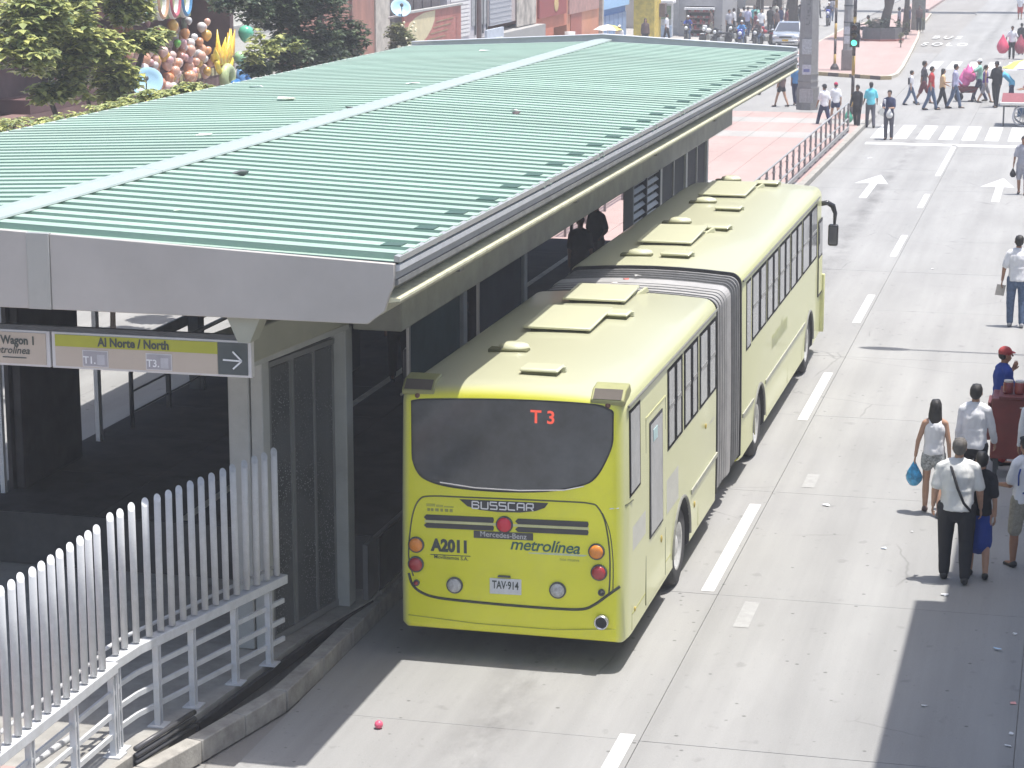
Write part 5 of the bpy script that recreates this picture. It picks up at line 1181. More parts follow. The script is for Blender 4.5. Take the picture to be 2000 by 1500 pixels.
def traffic_light(loc, label, h=6, head=(2.6,), curve=0, z0=.156):
    t = empty('traffic_light', (loc[0],loc[1],z0), label=label, cat='traffic light')
    segs = int(h/.75)
    for i in range(segs):
        obj('mast_band', MB().tube([(0,0,i*.75),(0,0,(i+1)*.75)],.065,10), (bkm if i%2==1 and i<6 else yb), t, smooth=True)
    obj('base', MB().lathe([(.22,0),(.20,.12),(.09,.28)], n=12), bkm, t)
    return t
def head(t, x, z, on, y=-.16, n=3, rx=0):
    U = .29; hb = obj('signal_head', MB().box(x-.15,x+.15,y-.12,y+.1,z,z+U*n), blackg, t, bevel=.03)
    hb2 = obj('backplate', MB().box(x-.19,x+.19,y+.10,y+.115,z-.04,z+U*n+.04), black, hb)
    for k in range(n):
        c_ = ((.1,.85,.55),(.55,.32,.03),(.35,.02,.02))[k]; lit = (k == on)
        m = MAT('signal_%d_%s'%(k,lit), c_ if lit else tuple(v*.12 for v in c_), .2, .05, emit=c_ if lit else None, estr=.9)
        obj('lens', MB().lathe([(.115,0),(.10,-.03),(.001,-.045)], c=(x,y-.125,z+U/2+U*k), axis='y', n=18), m, hb, smooth=True)
        vz = MB(); 
        for q in range(7):
            a0 = pi*q/7; a1 = pi*(q+1)/7; vz.add([(x+.13*cos(a0),y-.12,z+U/2+U*k+.13*sin(a0)),(x+.13*cos(a1),y-.12,z+U/2+U*k+.13*sin(a1)),(x+.13*cos(a1),y-.30,z+U/2+U*k+.12*sin(a1)),(x+.13*cos(a0),y-.30,z+U/2+U*k+.12*sin(a0))],[(0,1,2,3)])
        obj('visor', vz, black, hb)
t1 = traffic_light((-8.60,88.7), 'banded yellow and black traffic light mast with lit green lamp, before the island', 5.2, z0=.147)
head(t1, 0.02, 2.62, 0);
obj('arm', MB().tube([(0,0,4.4),(.15,0,5.2),(.7,0,5.9),(1.6,0,6.1)],[.06,.055,.05,.045],8), yb, t1, smooth=True)
t2 = traffic_light((-11.8,112.2), 'yellow and black banded traffic light mast on the near tip of the island', 6)
head(t2, -.25, 3.35, 9, y=.14)
pg_ = empty('utility_pole', (-11.15,111.8,.156), label='grey square concrete utility pole right of the island mast', cat='pole')
obj('shaft', MB().lathe([(.24,0),(.16,9)], n=8), pillar_m, pg_); obj('plinth', MB().box(-.27,.27,-.27,.27,0,1.0), MAT('plinth_brown',(.22,.19,.18),.8,.2), pg_, bevel=.02); 
for z in (1.3,1.75): obj('notice', MB().box(-.16,.14,-.26,-.25,z,z+.38), MAT('notice_pale',(.5,.5,.52),.7,.3,12), pg_)
for z in (2.3,3.1): obj('clamp', MB().lathe([(.235,z),(.235,z+.06)], n=8), steel_d, pg_)
# kerb railing on the plaza edge
rail_m = MAT('railing_brown', (.24,.215,.21), .6, .15); rtop = MAT('railing_top', (.30,.30,.30), .5)
rg = empty('kerb_railing', (-8.05,60,.147), label='low metal railing along the kerb of the pink plaza beyond the bus', cat='railing')
RY0, RY1 = 53.0, 81.6; ns = 20
for i in range(ns+1):
    y = RY0 + (RY1-RY0)*i/ns - 60
    obj('rail_post', MB().box(-.03,.03,y-.03,y+.03,0,1.02), rail_m, rg)
    for z in (.35,.6,.85): obj('stub', MB().box(-.035,.035,y-.12,y+.12,z-.02,z+.02), rail_m, rg)
obj('top_rail', MB().tube([(0,RY0-60,1.05),(0,RY1-60,1.05),(0,RY1-60+.25,.9),(0,RY1-60+.25,0)],.03,8), rtop, rg, smooth=True)
obj('middle_rail', MB().tube([(0,RY0-60,.48),(0,RY1-60,.48)],.03,8), rtop, rg); obj('low_rail', MB().box(.02,.06,RY0-60,RY1-60,.10,.22), MAT('rail_grey2',(.28,.28,.28),.6), rg)
# tall railing seen through the canopy gap
rg2 = empty('kerb_railing', (-12.2,64,.147), label='short length of railing on the left side of the plaza beyond the station', cat='railing')
for i in range(9): obj('rail_post', MB().box(-.03,.03,-10+i*2.4-.03,-10+i*2.4+.03,0,1.02), rail_m, rg2)
obj('top_rail', MB().tube([(0,-10,1.03),(0,9.2,1.03)],.03,8), rail_m, rg2); obj('middle_rail', MB().tube([(0,-10,.5),(0,9.2,.5)],.03,8), rail_m, rg2)
# footbridges: the one this street passes under far ahead, and the walkway on the right
fb = empty('footbridge', (-4,176,0), label='concrete footbridge across the far end of the street, casting a dark band on the road', cat='footbridge')
obj('deck', MB().box(-40,26,-1.4,1.4,6.0,6.5), pillar_m, fb)
for x in (-22,15): obj('column', MB().box(x-.4,x+.4,-.5,.5,0,6.0), pillar_m, fb)
for y in (-1.35,1.35): obj('parapet', MB().box(-40,26,y-.04,y+.04,6.5,7.5), steel_w, fb)
wk = empty('walkway', (3,18,0), label='raised concrete walkway that shades the right edge of the road', cat='walkway')
obj('deck', MB().box(-2.95,1.2,-10,8.8,7.0,7.35), pillar_m, wk); obj('shade_slab', MB().box(-2.74,1.2,8.81,16.4,7.0,7.35), pillar_m, wk)  # out of view; second slab added so the shade reaches the stall
for y in (-8,8.8): obj('column', MB().box(.2,.9,y-.3,y+.3,0,7.0), pillar_m, wk)
obj('parapet', MB().box(-2.95,-2.88,-10,8.8,7.35,8.0), steel_w, wk)
# street lamp standing right of the frame, its shadow crosses the road
lp = empty('street_lamp', (1.6,42.6,0), label='tall street lamp with a long arm over the road', cat='street lamp')
obj('pole', MB().tube([(0,0,0),(0,0,10)],[.12,.07],10), steel_w, lp); obj('arm', MB().tube([(0,0,9.9),(-2.4,0,10.2)],.045,8), steel_w, lp); obj('lamp_head', MB().ell((-2.8,0,10.2),(.5,.17,.09)), steel_w, lp, smooth=True)
# ------------------------------------------------------------ trees and plants
def leaf_mat(name, rgb, rough=.45):
    m = bpy.data.materials.new(name); m.use_nodes = True; N = m.node_tree.nodes; L = m.node_tree.links; b = N['Principled BSDF']
    g = N.new('ShaderNodeNewGeometry'); r = N.new('ShaderNodeValToRGB')
    e = r.color_ramp.elements; e[0].color = (rgb[0]*.55,rgb[1]*.6,rgb[2]*.6,1); e[1].color = (min(1,rgb[0]*1.9),min(1,rgb[1]*1.6),rgb[2]*1.3,1)
    L.new(g.outputs['Random Per Island'], r.inputs[0]); L.new(r.outputs[0], b.inputs['Base Color']); b.inputs['Roughness'].default_value = rough; b.inputs['Specular IOR Level'].default_value = .6
    tr = N.new('ShaderNodeBsdfTranslucent'); L.new(r.outputs[0], tr.inputs[0]); mx = N.new('ShaderNodeMixShader'); mx.inputs[0].default_value = .18
    L.new(b.outputs[0], mx.inputs[1]); L.new(tr.outputs[0], mx.inputs[2]); L.new(mx.outputs[0], N['Material Output'].inputs[0]); return m
lf1 = leaf_mat('leaf_light', (.30,.36,.15), .2); lf2 = leaf_mat('leaf_dark', (.06,.095,.055), .35); lf3 = leaf_mat('leaf_hedge', (.14,.17,.08), .4)
bark = MAT('bark', (.10,.08,.065), .9, .3, 8, bump=.6)
def crown(clumps, n, size, mat, seed, droop=.5, aspect=2.6):
    rnd = random.Random(seed); mb = MB()
    tot = sum(c[3]**2 for c in clumps)
    for (cx,cy,cz,r,fl) in clumps:
        k = int(n*r*r/tot)
        for _ in range(k):
            u = Vector((rnd.gauss(0,1),rnd.gauss(0,1),rnd.gauss(0,1))).normalized(); rr = r*(rnd.random()**.45)
            p = Vector((cx,cy,cz)) + Vector((u.x*rr,u.y*rr,u.z*rr*fl))
            if noise.noise(p*1.1+Vector((seed,0,0))) < -.22 : continue
            nl = rnd.choice((3,4,5)); base = rnd.uniform(0,2*pi)
            for q in range(nl):       # a rosette of narrow folded leaves on one twig
                a = base + 2*pi*q/nl + rnd.uniform(-.4,.4); s = size*rnd.uniform(.7,1.25)
                d = Vector((cos(a),sin(a),rnd.uniform(-droop,.25))).normalized(); sd = d.cross(Vector((0,0,1))).normalized()*s/aspect
                up = Vector((0,0,1)); t = p + d*s; m_ = p + d*s*.5 + up*s*.06
                mb.add([p, m_-sd*.9, t-up*s*.14, m_+sd*.9],[(0,1,2),(0,2,3)])
    me = bpy.data.meshes.new('crown'); me.from_pydata(mb.v,[],mb.f); me.update(); me.materials.append(mat)
    return me
def tree(name, loc, label, clumps, n, size, mat, seed, trunks, cat='tree', **k):
    t = empty(name, loc, label=label, cat=cat)
    c = link('crown', crown(clumps,n,size,mat,seed,**k), None, t); c['kind'] = 'stuff'
    for pts, r in trunks: obj('trunk', MB().tube(pts, [r*(1-.6*i/(len(pts)-1)) for i in range(len(pts))], 8), bark, t, smooth=True)
    return t
# big pale tree left of the roof
tree('broadleaf_tree', (-21.2,46,0), 'pale green broad leaved tree rising behind the left edge of the roof',
     [(0.70,-4.67,6.07,0.90,0.80),(1.10,-3.88,6.19,0.90,0.80),(0.20,-0.11,5.85,0.85,0.80),(0.70,0.54,6.05,0.70,0.70),(1.20,-5.31,5.47,0.70,0.80),(0.90,-2.95,5.32,0.80,0.80),(1.30,-2.21,5.17,0.75,0.75),(1.30,-1.35,4.63,0.55,0.70),(1.10,-2.83,4.58,0.50,0.70),(1.20,0.30,5.29,0.50,0.50),(1.20,1.31,5.40,0.30,0.50),(0.70,-3.33,4.45,0.42,0.60),(-0.30,-1.87,6.67,1.20,0.70),(0.20,-0.16,6.73,1.30,0.70),(1.30,-1.65,4.28,0.30,0.50)], 6800, .20, lf1, 3,
     [([(0,0,0),(.2,.1,2),(.7,.3,3.6),(1.0,1.2,5.4)],.14),([(0,0,1),(-.3,-.4,3),(-.7,-1.2,5.2)],.10),([(.2,.1,1.8),(.4,-.5,3.6),(.2,-1.4,5.6)],.07)])
tree('hedge_shrub', (-17.4,36.5,0), 'leafy shrub top along the left eave of the roof, below the pale tree', [(.0,-2.6,4.1,.9,.55),(-.2,-1.0,4.15,.95,.55),(.0,.6,4.2,.85,.5),(.1,2.2,4.35,.8,.45),(.2,3.9,4.5,.7,.4),(.4,5.4,4.6,.5,.4)], 4200, .12, lf1, 11, [([(0,0,0),(0,0,3.9)],.07),([(0,2,0),(0,2.2,4)],.06),([(0,-2,0),(0,-2.2,3.8)],.06)], cat='shrub')
# dark tree in the middle
tree('dark_tree', (-21.6,61,0), 'dark green dense tree in front of the terracotta wall',
     [(0.60,-3.26,5.55,0.90,0.80),(0.90,-1.00,5.39,1.00,0.80),(1.00,-1.97,4.60,0.95,0.80),(0.90,1.53,4.44,0.75,0.80),(1.00,2.29,3.81,0.50,0.70),(1.10,-3.93,4.24,0.75,0.80),(1.20,-0.85,3.97,0.60,0.70),(0.60,-5.20,5.57,0.60,0.70),(0.60,-7.00,5.91,0.60,0.60),(0.60,-2.40,6.34,1.40,0.70),(0.60,1.96,6.06,1.10,0.60),(1.00,-6.00,4.12,0.45,0.60)], 7500, .17, lf2, 5,
     [([(0,0,0),(.2,.4,3),(.4,1.4,6)],.17),([(0,0,2),(.6,-1.6,4.4),(.8,-3,6)],.09)])
tree('flowering_bush', (-22.2,58.7,0), 'brighter green bush with long leaves hanging in front of the dark tree', [(2.10,-4.25,4.87,0.40,0.80),(2.10,-3.32,4.49,0.38,0.80),(2.10,-4.83,4.52,0.35,0.80),(2.10,-2.33,4.63,0.25,0.80)], 420, .18, lf1, 8, [([(1.5,.6,0),(1.7,.6,3.6)],.05)], cat='bush')
tree('rose_shrub', (-24.2,78.8,0), 'climbing shrub with pale blossoms beside the mural hoarding', [(.2,-.3,3.65,.42,.9),(.2,.4,3.3,.5,.9),(.2,0,2.9,.5,.8),(.2,-2.0,2.45,.5,.5),(.2,-3.4,2.6,.5,.4)], 1500, .13, lf3, 9, [([(0,0,0),(.1,.3,3)],.06)], cat='shrub')
rnd = random.Random(4); bl_ = MB()
for _ in range(42): bl_.ell((-24.2+rnd.uniform(.3,.7),78.8+rnd.uniform(-.7,.8),rnd.uniform(2.6,4.0)),(.05,.05,.05),6,4)
fl = obj('blossoms', bl_, MAT('blossom',(.72,.70,.50),.5), None, smooth=True); tag(fl,'pale cream blossoms scattered over the climbing shrub','flowers',kind='stuff')
# island trees with planter
pl = empty('planter', (-11.6,136.6,.156), label='dark octagonal planter with shrubs around the island tree', cat='planter')
obj('wall', MB().lathe([(1.15,0),(1.15,.75),(1.0,.75),(1.0,.6)], n=8), MAT('planter_dark',(.10,.10,.105),.8,.2), pl)
obj('red_footing', MB().lathe([(1.3,0),(1.3,.10)], n=8), MAT('planter_red',(.28,.09,.07),.8), pl)
sh = link('shrubs', crown([(0,0,.95,1.0,.45),(.7,.5,.85,.6,.5),(-.6,-.3,.9,.6,.5)],900,.10,lf2,21), None, pl); sh['kind'] = 'stuff'
tree('shade_tree', (-11.5,136.8,.3), 'island tree with a thick leaning dark trunk growing from the planter', [(-.4,.4,4.2,1.5,.6),(-1.3,.8,3.9,1.3,.55),(.8,1.6,4.6,1.6,.6),(-.2,1,5.6,2.4,.6)], 3600, .15, lf2, 13, [([(-.1,0,.2),(.1,.1,1.4),(.4,.2,2.6),(.7,.6,4.6)],.34),([(.15,0,1.2),(.0,.2,2.8),(-.7,.6,4.6)],.16)])
tree('shade_tree', (-10.7,142.5,.156), 'second thinner island tree trunk right behind the leaning one', [(0,.4,4.9,1.8,.5)], 900, .15, lf2, 14, [([(0,0,0),(.05,.1,2),(-.1,.3,5)],.22)])
for i,(x,y,h_) in enumerate(((-10.0,130.2,.9),(-10.35,138.6,1.1),(-10.65,144,1.0),(-9.9,146.5,.9))):
    tree('small_plant', (x,y,.156), ('small clipped plant on the island, nearest the camera','slim green plant beside the planter','slim plant behind the planter','farthest slim plant on the island')[i], [(0,0,h_*.35,.13,1),(0,0,h_*.75,.17,1.2)], 120, .07, lf3, 30+i, [([(0,0,0),(0,0,h_*.8)],.03)], cat='plant')
po = empty('concrete_pole', (-10.35,148.5,.156), label='round grey concrete pole at the far end of the island planting', cat='pole'); obj('shaft', MB().lathe([(.45,0),(.38,9)], n=16), MAT('pole_greenish',(.20,.22,.21),.8,.2), po, smooth=True)
for i,(x,y,f,tp) in enumerate(((-11.2,143.8,90,cGy),(-10.7,145.2,-90,cNv),(-10.2,147,180,cBr))):
    person((x,y), f, 1.6, ('person in grey resting in the shade behind the planter','person in navy in the shade right of the planter','person in brown by the round grey pole')[i], skinD, ('tee',tp), ('trousers',cBk), ('short',None), .1, z=.156)
# palm-like trunks and crowd at the upper middle
for i,(x,y,r) in enumerate(((-20.9,150,.35),(-20.0,152,.45),(-18.7,149.5,.5),(-17.7,150,.22))):
    tree('street_tree', (x,y,.12), ('leftmost dark trunk behind the parasols','second dark trunk behind the parasols','broad dark trunk under the red and white parasol','slim trunk right of the broad one')[i], [(0,0,4.6,1.9,.45)], 1100, .16, lf2, 40+i, [([(0,0,0),(.1,.1,1.8),(-.1,.2,5)],r)])
parasol((-20.2,146,.12), 1.15, [pg,pg,prd,pg,pg,pw,pg,prd], 'green and red parasol on the far pavement', 2.6, .1)
parasol((-18.6,145,.12), 1.25, [pw,py,prd,pw,py,pw,prd,pw], 'white, yellow and red parasol on the far pavement', 2.8, .4)
crowd = [(-21.0,140,cW,cBk,'woman in a white top under the green parasol'),(-20.6,141.5,cGy,cNv,'man in grey next to the woman in white under the parasol'),(-20.0,139.0,cLi,cNv,'tall person in pale lilac and dark trousers near the parasols'),
         (-19.7,141,cGn,cBk,'person in pale green beside the one in lilac'),(-19.1,142.5,cBk,cBk,'person in black between the two parasols'),(-18.3,139.5,cBr,cBk,'person in brown under the striped parasol'),(-17.9,141.2,cMr,cNv,'person in maroon right of the striped parasol'),
         (-21.6,145,cBk,cJn,'person in black at the back beneath the green parasol'),(-19.3,146.5,cW2,cJn,'person in off white behind the parasols'),(-17.4,152,cNv,cBk,'person in navy standing by the slim trunk'),(-18.3,162,cBk,cBk,'person in dark trousers at the very top, left of the blue motorbike')]
crowd += [(-22.3,141.0,cW,cNv,'person in a white top and navy trousers at the left end of the crowd'),(-21.9,143.6,cRd,cJn,'person in a red shirt deep in the crowd'),(-20.2,143.2,cTe,cBk,'person in teal between the parasol poles'),(-19.0,137.6,cW,cJn,'person in white nearest the dark trunks'),
 (-18.6,143.8,cNv,cJn,'person in navy behind the striped parasol pole'),(-17.6,146.2,cBk,cNv,'person in black right of the crowd'),(-20.8,136.6,cGy,cBk,'person in grey at the front of the crowd, by the parked motorbikes'),(-22.0,137.4,cBr,cKh,'person in brown in front of the grey shop'),
 (-19.7,134.0,cBk,cJn,'person in black and jeans walking between the motorbikes'),(-23.7,131.6,cW,cBk,'person in a white shirt in front of the yellow pillar'),(-18.9,134.6,cMr,cBk,'person in maroon just behind the two riders'),(-17.0,158.5,cGy,cJn,'person in grey crossing far behind the silver car')]
for (x,y,f,bm_,lab) in ((-18.0,132.6,160,mb_red,'red motorbike parked right of the two riders'),(-19.4,132.8,200,mb_blk,'black motorbike parked behind the blue one'),(-21.4,133.2,150,mb_wh,'white scooter parked in front of the grey shop'),(-20.2,134.6,170,mb_blk,'black motorbike at the edge of the crowd')): motorbike((x,y),f,bm_,lab)
for i,(x,y,tp,bt,lab) in enumerate(crowd):
    person((x,y), random.uniform(0,360), random.uniform(1.6,1.78), lab, random.choice((skinA,skinD,skinB)), ('tee',tp), ('trousers',bt), ('short',None), random.uniform(0,.3), group='crowd on the far pavement', z=.12)
# ------------------------------------------------------------ shops along the left
XFc = -26.0
def bld(name, label, y): return empty(name, (XFc, y, 0), label=label, cat='shop' if name == 'shop' else 'building')
def fac(root, name, y0, y1, z0, z1, m, d=0.0, th=.12, **k):
    ry = root.location.y
    return obj(name, MB().box(d-th, d, y0-ry, y1-ry, z0, z1), m, root, **k)
store_m = MAT('store_maroon',(.20,.12,.11),.8,.35,.9,dirt=.3); 
s1 = bld('shop','party goods shop with a dark maroon front hung with balloons and masks',59)
obj('block', MB().box(-14,-1.6,-14,8.4,0,8), store_m, s1); fac(s1,'side_wall',67.2,67.5,0,8,store_m,th=1.7); fac(s1,'upper_wall',45,67.5,5.75,8,MAT('store_top',(.50,.42,.38),.8),th=1.7)
fac(s1,'ledge',58,67.5,5.55,5.73,MAT('ledge_pink',(.55,.38,.36),.7),d=.3,th=1.9)
fac(s1,'counter',53,67.3,2.95,3.3,MAT('counter_maroon',(.13,.07,.07),.7,.2,2),d=.0,th=.9)
fac(s1,'low_front',45,67.3,0,2.94,store_m,th=.5)
for i in range(120):    # rows of hanging masks and pinatas on the back wall
    rnd = random.Random(i); y = 56.2+rnd.random()*10.6; z = 3.3+rnd.random()*2.2; c_ = rnd.choice(((.50,.26,.20),(.42,.30,.26),(.55,.34,.36),(.30,.34,.24),(.6,.55,.52),(.48,.16,.14),(.58,.36,.16)))
    o = obj('mask', MB().ell((-.9-rnd.random()*.5,y-59,z),(.08,rnd.uniform(.12,.22),rnd.uniform(.14,.26))), MAT('mask_%d'%(int(c_[0]*100)+int(c_[1]*10)),c_,.7,.4,12), s1, smooth=True)
fg = MAT('fringe_cream',(.42,.39,.22),.7,.4,10)
for i in range(24):
    y = 58.5+i*.36; fac(s1,'fringe',y,y+.22,3.02,3.02+random.uniform(.14,.3),fg,d=.08,th=.04)
sgn = empty('shop_sign', (-25.4,60.6,5.0), label='olive green signboard with large coloured looped letters, top left', cat='sign')
obj('board', MB().box(-.06,.06,-2.6,1.75,.0,1.6), MAT('board_olive',(.36,.38,.20),.6,.15,4), sgn)
for i,(y,c_) in enumerate(((-1.9,(.10,.42,.30)),(-.55,(.60,.36,.22)),(.35,(.55,.14,.18)),(1.2,(.10,.28,.50)))):
    pts = [(.09,y+.34*cos(t),.62+.50*sin(t)*1.1) for t in [pi*.95+pi*1.1*k/16 for k in range(17)]]; pts = [(.09,y-.36,1.6)]+pts+[(.09,y+.36,1.6)]
    obj('letter_edge', MB().tube(pts,.115,6), MAT('letter_white',(.75,.75,.72),.5), sgn); obj('letter', MB().tube([(x+.06,a,b) for x,a,b in pts],.075,6), MAT('letter_%d'%i,c_,.5), sgn)
cream = MAT('cream_wall',(.70,.68,.60),.7,.05,2); s2 = bld('building','pale cream building in strong sun between the balloon shop and the terracotta wall',70); fac(s2,'wall',67.55,72.6,0,9,cream,d=-.4,th=6); 
for z in (2.4,3.3,4.3): fac(s2,'moulding',67.6,72.5,z,z+.07,MAT('mould_grey',(.4,.4,.38),.7),d=-.33,th=.07)
terra = MAT('terracotta',(.38,.19,.145),.85,.2,1.2,dirt=.55,dscale=.9,dcol=(.20,.13,.12),stretch=(1,1,.35)); s3 = bld('building','terracotta plastered building with stained wall behind the dark tree',78)
fac(s3,'wall',72.7,82.2,0,9,terra,th=7); 
for y in (76.0,79.2): fac(s3,'drain_pipe',y,y+.12,0,9,MAT('pipe_brown',(.26,.15,.13),.7),d=.10,th=.1)
fac(s3,'pilaster',82.2,84.0,0,9,MAT('stone_cream',(.48,.44,.38),.8,.3,2,dirt=.3),d=.06,th=7)
s4 = bld('building','grey building with dark wooden shutters behind the mural hoarding',88)
fac(s4,'wall',84.05,92.3,0,9,MAT('wall_greybrown',(.26,.24,.235),.8,.2),d=-.3,th=7)
for i in range(6): fac(s4,'shutter',84.4+i*1.28,85.5+i*1.28,3.95,7,MAT('shutter_brown',(.15,.13,.13),.6,.25,3),d=-.22,th=.08); 
hb = empty('hoarding', (-25.6,88.9,0), label='red hoarding painted with a big cream leaf shape, at the roof edge', cat='hoarding')
obj('board', MB().box(-.05,.05,-4.3,4.0,1.2,3.98), MAT('hoarding_red',(.42,.16,.13),.7,.2,1.5,dirt=.2), hb)
lp_ = [(-4.59,2.58),(-4.22,3.15),(-3.58,3.59),(-2.73,3.78),(-1.58,3.91),(0.05,3.94),(-0.04,3.57),(-0.49,3.23),(-1.17,2.94),(-2.05,2.70),(-2.78,2.47)]
obj('leaf_shape', MB().prism([(a,b) for a,b in lp_], 'x', .051, .058), MAT('leaf_cream',(.62,.54,.34),.7,.12,2), hb)
for k in range(9): obj('leaf_rib', MB().beam((.06,-3.2+k*.42,1.7+k*.22),(.06,-.6+k*.42,1.75+k*.22),.006,.035), MAT('leaf_rib',(.30,.25,.14),.7), hb)
obj('coping', MB().box(-.1,.12,-4.35,4.05,3.98,4.06), MAT('mould_grey',(.4,.4,.38)), hb)
def dish(loc, r, label, el=.6, az=0, flip=False):
    d = empty('satellite_dish', loc, label=label, cat='satellite dish')
    me = MB().lathe([(.001,0),(r*.35,r*.03),(r*.7,r*.11),(r,r*.24),(r*1.02,r*.25),(r*1.0,r*.26),(r*.7,r*.13),(r*.35,r*.05),(.001,r*.02)], n=28, cap=False)
    M_ = Matrix.Rotation(az,4,'Z') @ Matrix.Rotation(el,4,'X'); me.xf(M_)
    obj('reflector', me, MAT('dish_blue',(.36,.58,.72),.4,.06), d, smooth=True)
    f = M_ @ Vector((0,0,r*.75)); b0 = M_ @ Vector((0,-r*.98,r*.25))
    obj('feed_arm', MB().tube([b0,f],.02,6), steel_d, d); obj('feed_horn', MB().ell(f,(.07,.07,.07),10,6), steel_d, d)
    obj('mast', MB().tube([(0,.1,-.05),(-.1,.3,-.25),(-.6,.5,-.35)],.04,6), steel_w, d); return d
dish((-24.0,55.9,3.55), .42, 'large light blue satellite dish in front of the balloon shop', 1.05, .3)
dish((-23.6,77.7,4.52), .36, 'light blue satellite dish above the blossoming shrub', 1.0, .5)
# balloons
def balloon(name, p, r, c, lab, cat='balloon', sc=1.15, grp_='balloons hung on the party shop'):
    me = MB().lathe([(.001,-r*1.25),(r*.12,-r*1.2),(r*.55,-r*.9),(r*.9,-r*.4),(r,.1*r),(r*.85,r*.6),(r*.5,r*.88),(.001,r)], n=16, cap=False)
    o = obj(name, me, MAT('balloon_%d_%d_%d'%tuple(int(v*100) for v in c), c, .18, .05, spec=.7, coat=.6), None, smooth=True); o.location = p; o.rotation_euler = (random.uniform(-.3,.3),random.uniform(-.3,.3),0); tag(o, lab, cat, grp_); return o
cal = lambda px,py,X_: None
CAMM = None
bl_list = [  # (y, z, r, colour, label) on the shop front, x about -25.5
 (58.3,3.35,.28,(.66,.34,.06),'large orange and yellow balloon right of the big dish'),(58.9,3.95,.26,(.62,.32,.2),'peach balloon above the big dish'),(59.6,3.9,.24,(.72,.48,.06),'yellow balloon in the lower left cluster'),(60.0,3.2,.22,(.62,.28,.16),'salmon balloon low on the front, left'),
 (60.6,3.3,.24,(.66,.27,.12),'deep salmon balloon low on the front, second from the left'),(61.0,4.75,.26,(.60,.26,.10),'orange brown balloon high in the middle'),(61.9,4.5,.22,(.75,.34,.12),'orange balloon under the high one'),(61.3,4.25,.17,(.12,.42,.05),'green balloon in the middle of the cluster'),
 (62.2,4.85,.16,(.55,.55,.56),'silver balloon high in the middle'),(60.3,4.35,.16,(.7,.6,.56),'pale pink balloon left of the green one'),(62.6,4.35,.16,(.7,.7,.7),'white balloon right of the orange one'),(60.9,3.75,.2,(.68,.42,.3),'light salmon balloon in the lower middle'),(61.6,3.85,.18,(.62,.30,.26),'dusty pink balloon in the lower middle'),
 (62.9,3.85,.18,(.6,.6,.6),'white and black balloon on the right of the cluster'),(62.4,3.35,.2,(.72,.45,.47),'pink balloon low on the right'),(58.9,2.95,.2,(.66,.46,.05),'yellow balloon below the salmon ones'),(60.6,2.95,.14,(.7,.66,.58),'cream balloon low in the middle'),(61.3,5.2,.2,(.38,.16,.12),'dull red balloon under the signboard'),
 (59.4,4.6,.15,(.5,.42,.3),'small tan balloon under the tree branches'),(63.4,4.6,.14,(.66,.5,.45),'small peach balloon near the pillar'),(62.0,5.3,.19,(.42,.40,.40),'grey masked balloon at the top')]
for (y,z,r,c,lab) in bl_list: balloon('balloon', (-25.45,y+.25,z), r*.68, c, lab)
NM = {(.66,.34,.2):'copper orange',(.68,.40,.30):'peach',(.62,.28,.14):'rust orange',(.7,.5,.45):'pale pink',(.66,.62,.6):'off white',(.62,.36,.36):'dusty rose',(.7,.42,.08):'golden'}
for k in range(84):
    rq = random.Random(k+50); c = rq.choice(tuple(NM))
    balloon('balloon', (-25.6+rq.random()*.3, 57.4+rq.random()*6.6, 2.95+rq.random()*2.2*(.4+.6*rq.random())), rq.uniform(.10,.17), c, 'small %s balloon in the crowded cluster on the party shop front' % NM[c], grp_='small %s balloons on the party shop' % NM[c])
# big flame coloured inflatable on a ring float, with balloons
fl_ = empty('foil_figure', (-25.2,64.3,3.12), label='bright orange and yellow flame shaped foil decoration beside the green balloon', cat='decoration')
fo = MAT('flame_orange',(.85,.38,.03),.3,.5,5,coat=.5); fy = MAT('flame_yellow',(.85,.62,.06),.3,.3,5,coat=.5)
rnd = random.Random(2)
for k in range(14):
    a = -1.0+k*.17; b0 = (.0,a*.45,.25+abs(a)*.3); pts = [b0,(.05,a*.6+rnd.uniform(-.08,.08),.6),(.05+rnd.uniform(-.15,.15),a*.75+rnd.uniform(-.2,.2),.85+rnd.random()*.55)]
    obj('flame', MB().tube(pts,[.17,.12,.01],8), fo if k%3 else fy, fl_, smooth=True)
obj('curl', MB().tube([(.1,.62*cos(t),.55+.5*sin(t)) for t in [pi*1.05+pi*.95*k/12 for k in range(13)]],[.09]*12+[.03],8), fy, fl_, smooth=True)
balloon('balloon', (-25.3,66.75,4.25), .25, (.12,.50,.32), 'big green balloon right of the flame decoration')
balloon('balloon', (-25.2,65.9,3.55), .20, (.40,.66,.36), 'pale green balloon below the big green one')
rf = obj('ring_float', MB().tube([(0,.30*cos(t),.30*sin(t)) for t in [2*pi*k/24 for k in range(25)]],.15,10,False), MAT('float_olive',(.42,.50,.26),.35,.2), None, smooth=True); rf.location = (-25.0,64.3,3.05); tag(rf,'olive green inflatable ring under the flame decoration','inflatable ring')
rf = obj('ring_float', MB().tube([(0,.30*cos(t),.30*sin(t)) for t in [2*pi*k/24 for k in range(25)]],.15,10,False), MAT('float_blue',(.16,.36,.68),.35,.2), None, smooth=True); rf.location = (-25.0,65.7,2.95); tag(rf,'light blue inflatable ring at the roof edge','inflatable ring')
rf = obj('float', MB().ell((0,0,0),(.2,.42,.26)), MAT('float_deepblue',(.02,.14,.36),.35,.2), None, smooth=True); rf.location = (-24.9,64.7,2.75); tag(rf,'deep blue inflatable next to the light blue ring','inflatable')
